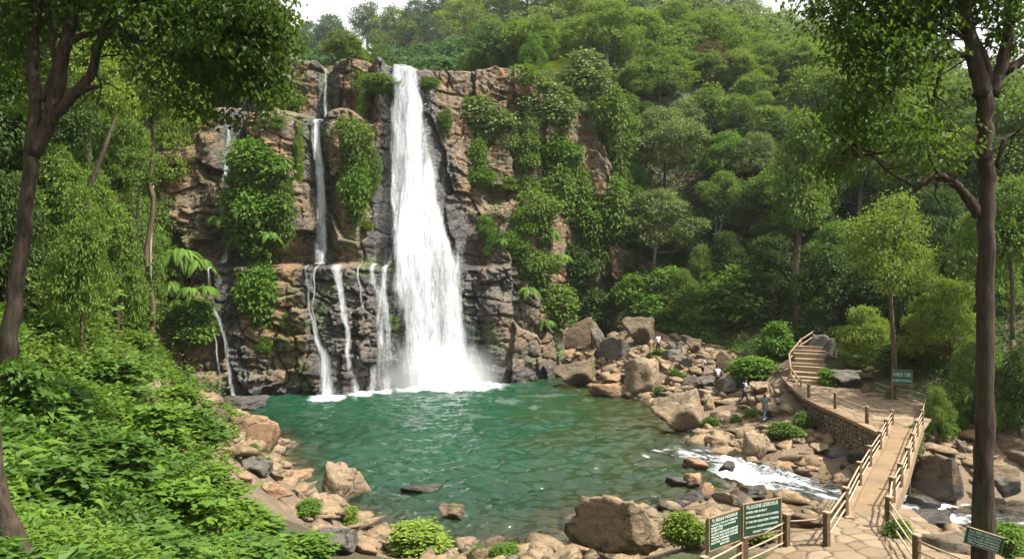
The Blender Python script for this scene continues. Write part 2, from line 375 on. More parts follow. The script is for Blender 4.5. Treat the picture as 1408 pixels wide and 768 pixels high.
# lip rounding
wetn = .55 * fbm(Xa * .5, Za * .35, o=3, s=80)
W1 = 1 - sstep(.2, 2.2, np.maximum(EDGE_L(Za) - Xa, Xa - EDGE_R(Za)) + wetn * 1.6)
W2 = 1 - sstep(.6, 2.0, abs(Xa - FALL2(Za)) + wetn * 1.2)
W3 = 1 - sstep(.4, 1.5, abs(Xa - FALL1(Za) - .3) + wetn)
W4 = sstep(-20.5, -18.5, Xa) * (1 - sstep(-13, -11, Xa)) * (1 - sstep(11.5, 13, Za)) * (.75 + .6 * wetn)
W5 = (1 - sstep(.8, 2.2, Za + wetn)) * .9
W6 = np.exp(-((Xa + 1) / 3.) ** 2) * (1 - sstep(10, 19, Za)) * (.6 + wetn)
W7 = (1 - sstep(-35, -31.5, Xa + wetn)) * (1 - sstep(7, 8, Za)) * .95
wet = np.clip(np.maximum.reduce([W1, W2, W3, W4, W5, W6, W7]), 0, 1)
wet[nzr + 3:] *= 0.2
Zl = LEDGE(Xa)
moss = np.clip(sstep(.2, .8, fbm(Xa * .55, Za * .4, o=4, s=90) + .1) * sstep(-.3, .6, vnoise(Xa * .2, Za * .15, s=91)), 0, 1) * .8
me = mesh_np('cliff', V.reshape(-1, 3), grid_faces(nzr + ntop, nx), attrs={'wet': ('POINT', wet), 'moss': ('POINT', moss)})
m = NT('cliff_rock')
co = m.coord('Object'); st = m.mapping(co, (1, 1, 2.2))
n1 = m.noise(co, .28, 5, .6); n2 = m.noise(st, 1.6, 7, .68, .4); n3 = m.noise(co, 9, 5, .7); nst = m.noise(m.mapping(co, (1.6, 1.6, .16)), 1.0, 5, .6)
crk = m.voro(m.mapping(st, (1, 1, 1)), 1.1, 'DISTANCE_TO_EDGE')
dry = m.ramp(n2, [(.30, (.045, .031, .019)), (.45, (.125, .084, .046)), (.58, (.205, .142, .078)), (.75, (.30, .228, .142))])
dry = m.mix(m.ramp(n1, [(.5, 0.), (.68, .75)]), dry, (.24, .132, .054))
dry = m.mix(m.ramp(n1, [(.36, .75), (.5, 0.)]), dry, (.125, .112, .085))
dry = m.mix(m.ramp(nst, [(.5, 0.), (.64, .7)]), dry, (.045, .038, .031))
dry = m.mix(m.ramp(n3, [(.3, .55), (.5, 0.)]), dry, (.05, .038, .028))
wetc = m.ramp(n2, [(.3, (.022, .021, .022)), (.55, (.062, .058, .055)), (.75, (.14, .125, .11))])
col = m.mix(m.attr('wet'), dry, wetc)
col = m.mix(m.math('MULTIPLY', m.attr('moss'), m.ramp(n3, [(.35, 0.), (.55, 1.)])), col, (.055, .085, .018))
h = m.math('ADD', m.math('MULTIPLY', n2, 1.), m.math('MULTIPLY', n3, .35)); h = m.math('ADD', h, m.math('MULTIPLY', m.ramp(crk, [(0., 0.), (.06, 1.)]), .25))
M_CLIFF = m.done(m.pbsdf(col, m.mix(m.attr('wet'), .88, m.ramp(n3, [(.3, .18), (.7, .5)])), m.bump(h, .9, .22), .4))
struct(link('cliff', me, M_CLIFF))

# ------------------------------------------------------------------ pool and stream
POOL = [(-30, 68), (-25, 56), (-22, 46), (-17, 36), (-12, 30), (-8, 26.5), (9, 26.5), (11, 36), (12.2, 44.5), (12.6, 47.5), (13.5, 58), (12, 68), (10, 78), (6, 84), (4, 92), (-12, 92), (-16, 78)]
s_ = .15
px_ = np.arange(-31, 14, s_); py_ = np.arange(26, 90, s_); QX, QY = np.meshgrid(px_, py_)
def waves(x, y):
    a = np.clip((y - 25) / 45, 0, 1)
    w = .15 * fbm(x * .62 + .4 * vnoise(x * .3, y * .3, s=3), y * 1.35, o=4, s=101, g=.52) + .05 * fbm(x * 1.7, y * 3.0, o=2, s=105)
    return w
depth = -gz(QX, QY)
spl = np.exp(-(((QX + 6.8) / 5.2) ** 2 + ((QY - 75.) / 4.) ** 2))
foam = np.clip(spl * 1.9 - .25 + .45 * fbm(QX * .9, QY * .7, o=4, s=110), 0, 1) * sstep(.15, .4, spl)
for fx, fy, r in ((-17.2, 67.8, 1.5), (-14.6, 69.6, 1.1), (-13., 71.6, 1.2), (-25.6, 67.2, .5)):
    q = np.exp(-(((QX - fx) / r) ** 2 + ((QY - fy) / (r * 1.3)) ** 2)); foam = np.maximum(foam, np.clip(q * 2.0 - .3 + .4 * fbm(QX * 1.5, QY * 1.2, o=3, s=111), 0, 1) * sstep(.15, .5, q))
trail = sstep(.42, .75, fbm(QX * .35 + .6 * vnoise(QX * .3, QY * .3, s=7), QY * .8, o=4, s=112)) * np.exp(-(((QX + 3) / 14) ** 2 + ((QY - 66) / 12) ** 2)) * .05
foam = np.maximum(foam, trail)
QZ = waves(QX, QY) * (1 + 1.2 * spl + .45 * (1 - sstep(36, 62, QY)))
keep = inpoly(QX, QY, POOL).reshape(-1)
fc = grid_faces(*QX.shape); fc = fc[keep[fc].all(1) & (depth.reshape(-1)[fc] > -.5).any(1)]
me = mesh_np('pool_water', np.stack([QX, QY, QZ], -1).reshape(-1, 3), fc, attrs={'deep': ('POINT', depth), 'foam': ('POINT', foam)})
m = NT('pool_water')
co = m.coord('Object')
r1 = m.noise(m.mapping(co, (1, 1.7, 1)), 3.2, 4, .6, .3)
d = m.attr('deep')
sx = m.n('ShaderNodeSeparateXYZ', Vector=co)
patch = m.noise(co, .16, 4, .55)
east = m.math('ADD', m.math('MULTIPLY', sx.outputs[0], .055), m.math('MULTIPLY', m.math('SUBTRACT', patch, .5), 1.6))
tint = m.mix(m.ramp(east, [(.0, 0.), (.55, 1.)]), (.008, .042, .020), (.024, .038, .010))
tint = m.mix(m.ramp(m.math('ADD', d, m.math('MULTIPLY', patch, .9)), [(.35, 1.), (1.6, 0.)]), tint, (.040, .040, .016))
murk = m.math('SUBTRACT', 1., m.math('POWER', 2.718, m.math('MULTIPLY', m.math('MAXIMUM', d, 0.), -.95)))
nb = m.bump(r1, .5, .06)
body = m.mixs(murk, m.n('ShaderNodeBsdfTransparent', Color=(.78, .86, .72)).outputs[0], m.n('ShaderNodeBsdfDiffuse', Color=tint).outputs[0])
fr = m.n('ShaderNodeFresnel', IOR=1.42, Normal=nb)
gl = m.n('ShaderNodeBsdfGlossy', Color=(1., 1., 1.), Roughness=.07, Normal=nb)
sh = m.mixs(fr.outputs[0], body, gl.outputs[0])
white = m.n('ShaderNodeBsdfDiffuse', Color=(.86, .9, .9)).outputs[0]
fm = m.math('MULTIPLY', m.attr('foam'), m.ramp(m.noise(co, 4, 4, .7), [(.3, .55), (.55, 1.)]), clamp=True)
M_POOL = m.done(m.mixs(fm, sh, white))
struct(link('pool_water', me, M_POOL))

# stream: a ribbon that follows its bed
SP = [(10.6, 48.2, .02, 2.2), (11.8, 46.4, .0, 2.2), (13.0, 43.9, -.12, 2.1), (14.4, 42, -.3, 2.1), (15.9, 40.6, -.42, 2.2), (17.4, 39.4, -.5, 2.3), (18.9, 38.4, -.55, 2.4), (20.5, 37.6, -.62, 2.4), (22.2, 37.3, -.9, 2.5), (24.2, 37.5, -1.1, 2.7), (27.6, 39.2, -1.2, 3.0), (33, 41, -1.3, 3.2), (40, 42, -1.4, 3.6)]
SPa = np.array(SP); tt = np.linspace(0, len(SP) - 1, 300); ss = np.interp
cxs = [np.interp(tt, range(len(SP)), SPa[:, k]) for k in range(4)]
for k in range(4): cxs[k] = np.convolve(np.pad(cxs[k], 12, 'edge'), np.ones(25) / 25, 'valid')
T = np.gradient(np.stack(cxs[:2], -1), axis=0); T /= np.linalg.norm(T, axis=1, keepdims=True); Nn = np.stack([-T[:, 1], T[:, 0]], -1)
ww = np.linspace(-1, 1, 46)
RX = cxs[0][:, None] + Nn[:, 0:1] * ww[None] * cxs[3][:, None]; RY = cxs[1][:, None] + Nn[:, 1:2] * ww[None] * cxs[3][:, None]
along = np.cumsum(np.r_[0, np.hypot(np.diff(cxs[0]), np.diff(cxs[1]))])
fast = np.exp(-((tt - 2.6) / 1.3) ** 2) + 1.0 * np.exp(-((tt - 7.6) / 1.1) ** 2) + .12
turb = fbm(along[:, None] * .8 + 0 * ww, ww[None] * 3 + 0 * RX, o=4, s=120)
RZ = cxs[2][:, None] + (.05 + .14 * fast[:, None]) * turb + .05 * fast[:, None] * fbm(RX * 3, RY * 3, o=2, s=122)
sf = np.clip(fast[:, None] * 1.25 * (1 - .5 * ww[None] ** 2) - .72 + .95 * fbm(along[:, None] * .45 + 0 * ww, ww[None] * 4.5 + 0 * RX, o=4, s=121), 0, 1)
me = mesh_np('stream_water', np.stack([RX, RY, RZ], -1).reshape(-1, 3), grid_faces(300, 46), attrs={'deep': ('POINT', np.clip(RZ - gz(RX, RY), 0, 3)), 'foam': ('POINT', sf)})
m = NT('stream_water')
co = m.coord('Object'); r1 = m.noise(co, 3., 4, .6, .5); nb = m.bump(r1, .7, .09)
murk = m.math('SUBTRACT', 1., m.math('POWER', 2.718, m.math('MULTIPLY', m.attr('deep'), -1.5)))
body = m.mixs(murk, m.n('ShaderNodeBsdfTransparent', Color=(.8, .85, .75)).outputs[0], m.n('ShaderNodeBsdfDiffuse', Color=(.022, .045, .032)).outputs[0])
fr = m.n('ShaderNodeFresnel', IOR=1.333, Normal=nb); gl = m.n('ShaderNodeBsdfGlossy', Roughness=.08, Normal=nb)
sh = m.mixs(fr.outputs[0], body, gl.outputs[0])
fm = m.math('MULTIPLY', m.attr('foam'), m.ramp(m.noise(co, 5, 5, .7), [(.3, .4), (.55, 1.)]), clamp=True)
M_STREAM = m.done(m.mixs(fm, sh, m.n('ShaderNodeBsdfDiffuse', Color=(.86, .89, .9), Normal=nb).outputs[0]))
struct(link('stream_water', me, M_STREAM))

# ------------------------------------------------------------------ waterfalls
def water_mat(name, lo, hi, seed, fade=1.0):
    m = NT(name)
    uv = m.coord('UV')
    mp = m.mapping(uv, (.7, .10, 1), (seed * 3.1, seed * 1.7, 0))
    a = m.noise(mp, 1.15, 5, .62, .55); b = m.noise(m.mapping(uv, (1, .16, 1), (seed, seed * 2, 0)), 4.6, 4, .65, .4); c = m.noise(m.mapping(uv, (1, .5, 1)), 9, 3, .6)
    f = m.math('ADD', m.math('MULTIPLY', a, .72), m.math('ADD', m.math('MULTIPLY', b, .38), m.math('MULTIPLY', c, .12)))
    big = m.noise(m.mapping(uv, (.32, .05, 1), (seed * 7, seed, 0)), 1., 3, .5, .3); f = m.math('ADD', f, m.math('MULTIPLY', m.math('SUBTRACT', big, .42), .75)); f = m.math('ADD', f, m.math('MULTIPLY', m.math('SUBTRACT', m.attr('edge'), 1.), fade))
    al = m.n('ShaderNodeMapRange', interpolation_type='SMOOTHSTEP', Value=f, **{'From Min': lo, 'From Max': hi, 'To Min': 0., 'To Max': .97}).outputs[0]
    nb = m.bump(f, .8, .9)
    sh = m.mixs(.22, m.n('ShaderNodeBsdfDiffuse', Color=(.63, .66, .68), Normal=nb).outputs[0], m.n('ShaderNodeBsdfTranslucent', Color=(.7, .73, .75)).outputs[0])
    return m.done(m.mixs(al, m.n('ShaderNodeBsdfTransparent').outputs[0], sh))
def fall_sheet(name, parent, zs, xl, xr, off, mat, nu=40, wob=.12, seed=0, bulge=.0, efall=.16, soft=False):
    zs = np.asarray(zs, float); nv = len(zs); u = np.linspace(0, 1, nu)
    X = xl[:, None] * (1 - u) + xr[:, None] * u; Z = zs[:, None] + 0 * X
    Yb = Yface(X, np.maximum(Z, .05), 11. if soft else .35)
    Yb = Yb - off - bulge * (4 * u * (1 - u)) + wob * fbm(X * .9, Z * .12, o=3, s=130 + seed)
    e = np.minimum(np.minimum(u, 1 - u) / efall, 1)[None] + 0 * X
    w = (xr - xl)[:, None]
    L = np.r_[0, np.cumsum(np.hypot(np.diff(zs), np.diff(Yb[:, nu // 2])))]
    uv = np.stack([X + 0 * u, L[:, None] + 0 * X], -1).reshape(-1, 2)
    me = mesh_np(name, np.stack([X, Yb, Z], -1).reshape(-1, 3), grid_faces(nv, nu), attrs={'edge': ('POINT', e)}, uv=uv)
    return link(name, me, mat, parent)
MW_A, MW_B, MW_C = water_mat('falling_water_dense', .40, .92, 1, 1.0), water_mat('falling_water_loose', .45, .92, 2, .7), water_mat('falling_water_veil', .47, 1.0, 3, .5)
MW_T = water_mat('falling_water_trickle', .385, .90, 5, .7)
t = empty('waterfall', (-8, 77, 0), 'tall wide white waterfall plunging from the notch in the cliff top into the green pool', 'waterfall')
def loc(o, t):                                      # geometry is written in place coordinates; the Empty sits at the foot
    o.matrix_parent_inverse = Matrix.Translation(-Vector(t.location)); return o
z = np.concatenate([np.linspace(33.74, 33.6, 6), np.linspace(33.4, -.1, 220)])
def lip(o):                                         # the river runs level a little way back before it drops
    co = np.empty(len(o.data.vertices) * 3, np.float32); o.data.vertices.foreach_get('co', co); co = co.reshape(-1, 3)
    b = np.clip((co[:, 2] - 33.57) / .17, 0, 1); co[:, 1] += b * 5.5; o.data.vertices.foreach_set('co', co.ravel()); o.data.update()
jl = .25 * fbm(z * .3, z * 0, o=3, s=140); jr = .3 * fbm(z * .3, z * 0 + 9, o=3, s=141)
for nme, off, mt, sl, sr, sd_ in (('water_core', .9, MW_A, .6, .8, 1), ('water_sheet', 1.35, MW_B, .05, .2, 2), ('water_veil', 1.9, MW_C, -.5, -.8, 3)):
    o = fall_sheet(nme, t, z, EDGE_L(z) + sl * np.clip((35 - z) / 9, .2, 1) + jl, EDGE_R(z) - sr * np.clip((35 - z) / 12, .15, 1) + jr, off, mt, 70, .3, sd_, .5, {1: .16, 2: .22, 3: .34}[sd_], True)
    lip(o); loc(o, t)
SIDE = []
for k, pth in enumerate(([(-13.7, 12.6, 1.1), (-13.4, 10.6, 1.8), (-13.0, 9.8, 2.4), (-12.8, 5, 2.4), (-12.6, .1, 2.8)], [(-12.5, 13, 1.2), (-12.6, 10, 1.6), (-12.2, 6, 2.2), (-12.2, .1, 2.4)]  )):
    SIDE.append(pth)
def strand(name, parent, path, mat, off=.7, seed=0, nu=9):
    pth = np.array(path, float); zz = np.linspace(pth[0, 1], pth[-1, 1], max(8, int(abs(pth[0, 1] - pth[-1, 1]) * 5)))
    xc = np.interp(-zz, -pth[:, 1], pth[:, 0]) + .12 * fbm(zz * .5, zz * 0 + seed, o=2, s=150); w = np.interp(-zz, -pth[:, 1], pth[:, 2])
    return loc(fall_sheet(name, parent, zz, xc - w / 2, xc + w / 2, off, mat, nu, .1, 10 + seed, .12, .42), parent)
for k, pth in enumerate(SIDE): strand('side_cascade', t, pth, MW_T, 1.5, 40 + k, 16)
def fall_thing(label, strands, foot, seed):
    t = empty('waterfall', foot, label, 'waterfall')
    for k, s in enumerate(strands):
        strand('water_strand', t, [(a, b, c * 1.2) for a, b, c in s], MW_T, (1.0 if s[0][1] > 13 else 1.35) + .2 * (k % 2), seed + k)
    return t
f2 = lambda z: float(FALL2(z)); f1 = lambda z: float(FALL1(z))
fall_thing('slender white waterfall left of the wide one, falling from its own notch', [[(f2(34.4), 33.65, .7), (f2(30), 30, .8), (f2(26), 26, 1.1), (f2(22), 22, 1.3), (f2(19), 19, 1.7), (f2(12.6), 12.5, 2.3)], [(f2(34.4) + .1, 33.6, .4), (f2(28), 28, 1.1), (f2(21) + .3, 21, 1.2), (f2(12.6) + .3, 12.5, 1.6)]], (-18.7, 73, 12.5), 1)
fall_thing('thin dark-backed trickle of water far left on the upper cliff beside the hanging shrub', [[(f1(26.4), 26.4, .45), (f1(22), 22, .55), (f1(18), 18, .8), (f1(13), 12.6, 1.0)], [(f1(26.4) + .1, 26.4, .3), (f1(20) + .25, 20, .4), (f1(13), 12.6, .6)]], (-28.3, 70, 12.5), 4)
fall_thing('narrow trickle over the lower rock wall at far left, under the thin upper trickle', [[(-28.1, 12.2, .5), (-27.6, 8.5, .7), (-26.3, 5, .9), (-25.7, .3, .8)], [(-27.4, 6.5, .3), (-26.9, 3, .5), (-26.7, .3, .6)]], (-26, 68, .2), 7)
fall_thing('curved white cascade on the lower wall below the slender waterfall', [[(-19.6, 12.4, .4), (-19.0, 8, .6), (-18.3, 5.6, .9), (-17.6, 3.6, 1.5), (-17.2, .1, 2.0)], [(-18.5, 12.4, .4), (-18.8, 8.6, .35), (-18.2, 6, .5)]], (-17.2, 68, 0), 10)
fall_thing('short broken cascade on the lower wall, second from the left below the ledge', [[(-16.9, 12.4, 1.7), (-16.3, 9.8, 1.2), (-15.8, 6.5, .9), (-15.5, 3.4, .9), (-15.0, .1, 1.4)]], (-15.2, 69, 0), 13)
fall_thing('misty narrow cascade on the lower wall just left of the wide waterfall', [[(-14.9, 12.4, .4), (-14.5, 8, .7), (-14.0, 5, .8), (-13.7, 3, 1.3), (-13.4, .1, 1.8)]], (-13.5, 70, 0), 16)
# ------------------------------------------------------------------ boulders
def rock_mat(name, lo, mid, hi, grey):
    m = NT(name)
    po = m.geo('Position'); oi = m.n('ShaderNodeObjectInfo').outputs['Random']
    po2 = m.n('ShaderNodeVectorMath', operation='ADD'); m.t.links.new(po, po2.inputs[0]); m.t.links.new(oi, po2.inputs[1]); po = po2.outputs[0]
    n1 = m.noise(po, .7, 5); n2 = m.noise(m.mapping(po, (1, 1, 1.8), rot=(.3, .25, 0)), 2.4, 8, .68, .5); n3 = m.noise(po, 14, 5, .7)
    c = m.ramp(n2, [(.27, lo), (.45, mid), (.68, hi)])
    c = m.mix(m.ramp(n1, [(.48, 0.), (.66, .7)]), c, grey)
    c = m.mix(m.math('MULTIPLY', oi, .35), c, grey)
    c = m.mix(m.ramp(n3, [(.33, .6), (.5, 0.)]), c, lo)
    crk = m.voro(m.mapping(po, (1, 1, 1.5), rot=(.5, .3, .2)), .9, 'DISTANCE_TO_EDGE'); wob = m.math('ADD', crk, m.math('MULTIPLY', m.math('SUBTRACT', n2, .5), .42))
    line = m.math('MULTIPLY', m.ramp(wob, [(0., 1.), (.025, 0.)]), m.ramp(n1, [(.44, 0.), (.56, 1.)]))
    c = m.mix(m.math('MULTIPLY', line, .8), c, (.03, .024, .018))
    sp = m.n('ShaderNodeSeparateXYZ', Vector=m.geo('Position'))
    wet = m.ramp(m.math('ADD', m.math('ADD', sp.outputs[2], m.attr('dry')), m.math('MULTIPLY', m.math('SUBTRACT', n1, .5), .5)), [(.12, 1.), (.34, 0.)])
    c = m.mix(m.math('MULTIPLY', wet, .82), c, (.03, .024, .018))
    nz = m.n('ShaderNodeSeparateXYZ', Vector=m.geo('Normal')).outputs[2]
    mo = m.math('MULTIPLY', m.ramp(m.noise(po, 1.1, 5, .6), [(.55, 0.), (.68, .75)]), m.ramp(nz, [(.2, 0.), (.7, 1.)])); c = m.mix(mo, c, (.05, .062, .018))
    h = m.math('ADD', n2, m.math('MULTIPLY', n3, .3)); h = m.math('SUBTRACT', h, m.math('MULTIPLY', line, .35))
    return m.done(m.pbsdf(c, m.mix(wet, .88, .3), m.bump(h, .9, .13), .35))
R_TAN = rock_mat('tan_rock', (0.084, 0.056, 0.030), (0.190, 0.131, 0.074), (0.281, 0.209, 0.131), (0.152, 0.122, 0.084))
R_BRN = rock_mat('brown_rock', (0.038, 0.025, 0.014), (0.098, 0.065, 0.036), (0.166, 0.115, 0.065), (0.085, 0.072, 0.053))
R_ORG = rock_mat('orange_rock', (0.099, 0.053, 0.027), (0.213, 0.122, 0.065), (0.289, 0.186, 0.106), (0.167, 0.114, 0.072))
R_GRY = rock_mat('grey_rock', (0.034, 0.030, 0.025), (0.089, 0.078, 0.065), (0.153, 0.136, 0.111), (0.076, 0.066, 0.051))
R_DRK = rock_mat('dark_wet_rock', (.016, .015, .014), (.045, .04, .036), (.10, .088, .075), (.035, .03, .026))
R_RUB = rock_mat('rubble_stone', (.055, .037, .021), (.17, .115, .064), (.28, .20, .118), (.14, .11, .075))
RM = dict(t=R_TAN, b=R_BRN, o=R_ORG, g=R_GRY, d=R_DRK)
def rock_mesh(name, seed, lev=4, npl=16, sharp=38, flat=.0):
    bm = bmesh.new(); bmesh.ops.create_icosphere(bm, subdivisions=lev, radius=1)
    d = np.array([v.co[:] for v in bm.verts]); r_ = np.random.default_rng(seed)
    n = r_.normal(size=(npl, 3)); n /= np.linalg.norm(n, axis=1, keepdims=True); n = np.concatenate([n, [[.12, .1, 1], [0, 0, -1]]]); n /= np.linalg.norm(n, axis=1, keepdims=True)
    h = np.r_[r_.uniform(.55, 1.0, npl), .78, .8]
    wd = d + .12 * np.stack([vnoise(*(d.T * 1.7), s=seed + k) for k in (1, 2, 3)], -1)
    q = np.maximum(wd @ n.T, 1e-3) / h
    r = 1 / (q ** sharp).sum(1) ** (1 / sharp)
    r = r * (1 + .045 * fbm(*(d.T * 2.3), o=4, s=seed) + .018 * fbm(*(d.T * 7), o=3, s=seed + 9))
    b, bt, be = blocks(d[:, 0] * 1.5 + d[:, 1] * .9, d[:, 2] * 1.6 - d[:, 1] * .7, .75, .6, seed)
    r = r * (1 + .09 * (b - .5) + .06 * bt - .03 * (1 - sstep(0, .07, be)))
    v = d * r[:, None]; v /= abs(v).max(0)
    for vv, c in zip(bm.verts, v): vv.co = c
    me = bpy.data.meshes.new(name); bm.to_mesh(me); bm.free()
    me.polygons.foreach_set('use_smooth', np.ones(len(me.polygons), bool))
    return me
ROCKS = [rock_mesh('rock_shape', 300 + k, 5 if k < 3 else 4, [11, 13, 9, 8, 12, 10, 14, 9][k]) for k in range(8)]
PLACED = []
def ground_at(px, py, zw=None):
    if zw is not None:
        Y = (CAMZ - zw) / ((py - CY) / F); return np.array([(px - CX) / F * Y, Y, zw])
    p = hit(px, py)
    if p[2] < 0 and p[0] < 11.5:
        Y = CAMZ / ((py - CY) / F); p = np.array([(px - CX) / F * Y, Y, 0])
    return p
def rock(px, pb, w, h, mat, arch, label, dr=.8, rz=0., tilt=0., zw=None, name='boulder', cat='boulder', group=None, sink=.3):
    p = ground_at(px, pb, zw); Y = p[1]; W = w * 1.34 * Y / F; Dp = W * dr
    Yc = Y + Dp * .38; X = (px - CX) / F * Yc; zg = p[2]
    zt = CAMZ - (pb - h - CY) / F * Yc
    H = max(zt - zg, .1) * (1 + sink)
    key = (arch, mat)
    o = link(name, ROCKS[arch].copy() if False else ROCKS[arch])
    if not ROCKS[arch].materials: ROCKS[arch].materials.append(R_TAN)
    o.material_slots[0].link = 'OBJECT'; o.material_slots[0].material = RM[mat]
    o.scale = (W / 2, Dp / 2, H / 2); o.location = (X, Yc, zt - H / 2)
    o.rotation_euler = (0, math.radians(tilt), math.radians(rz))
    if abs(rz) > 20: pass
    tag(o, label, cat, group); PLACED.append((X, Yc, W / 2)); return o
PI2 = math.pi
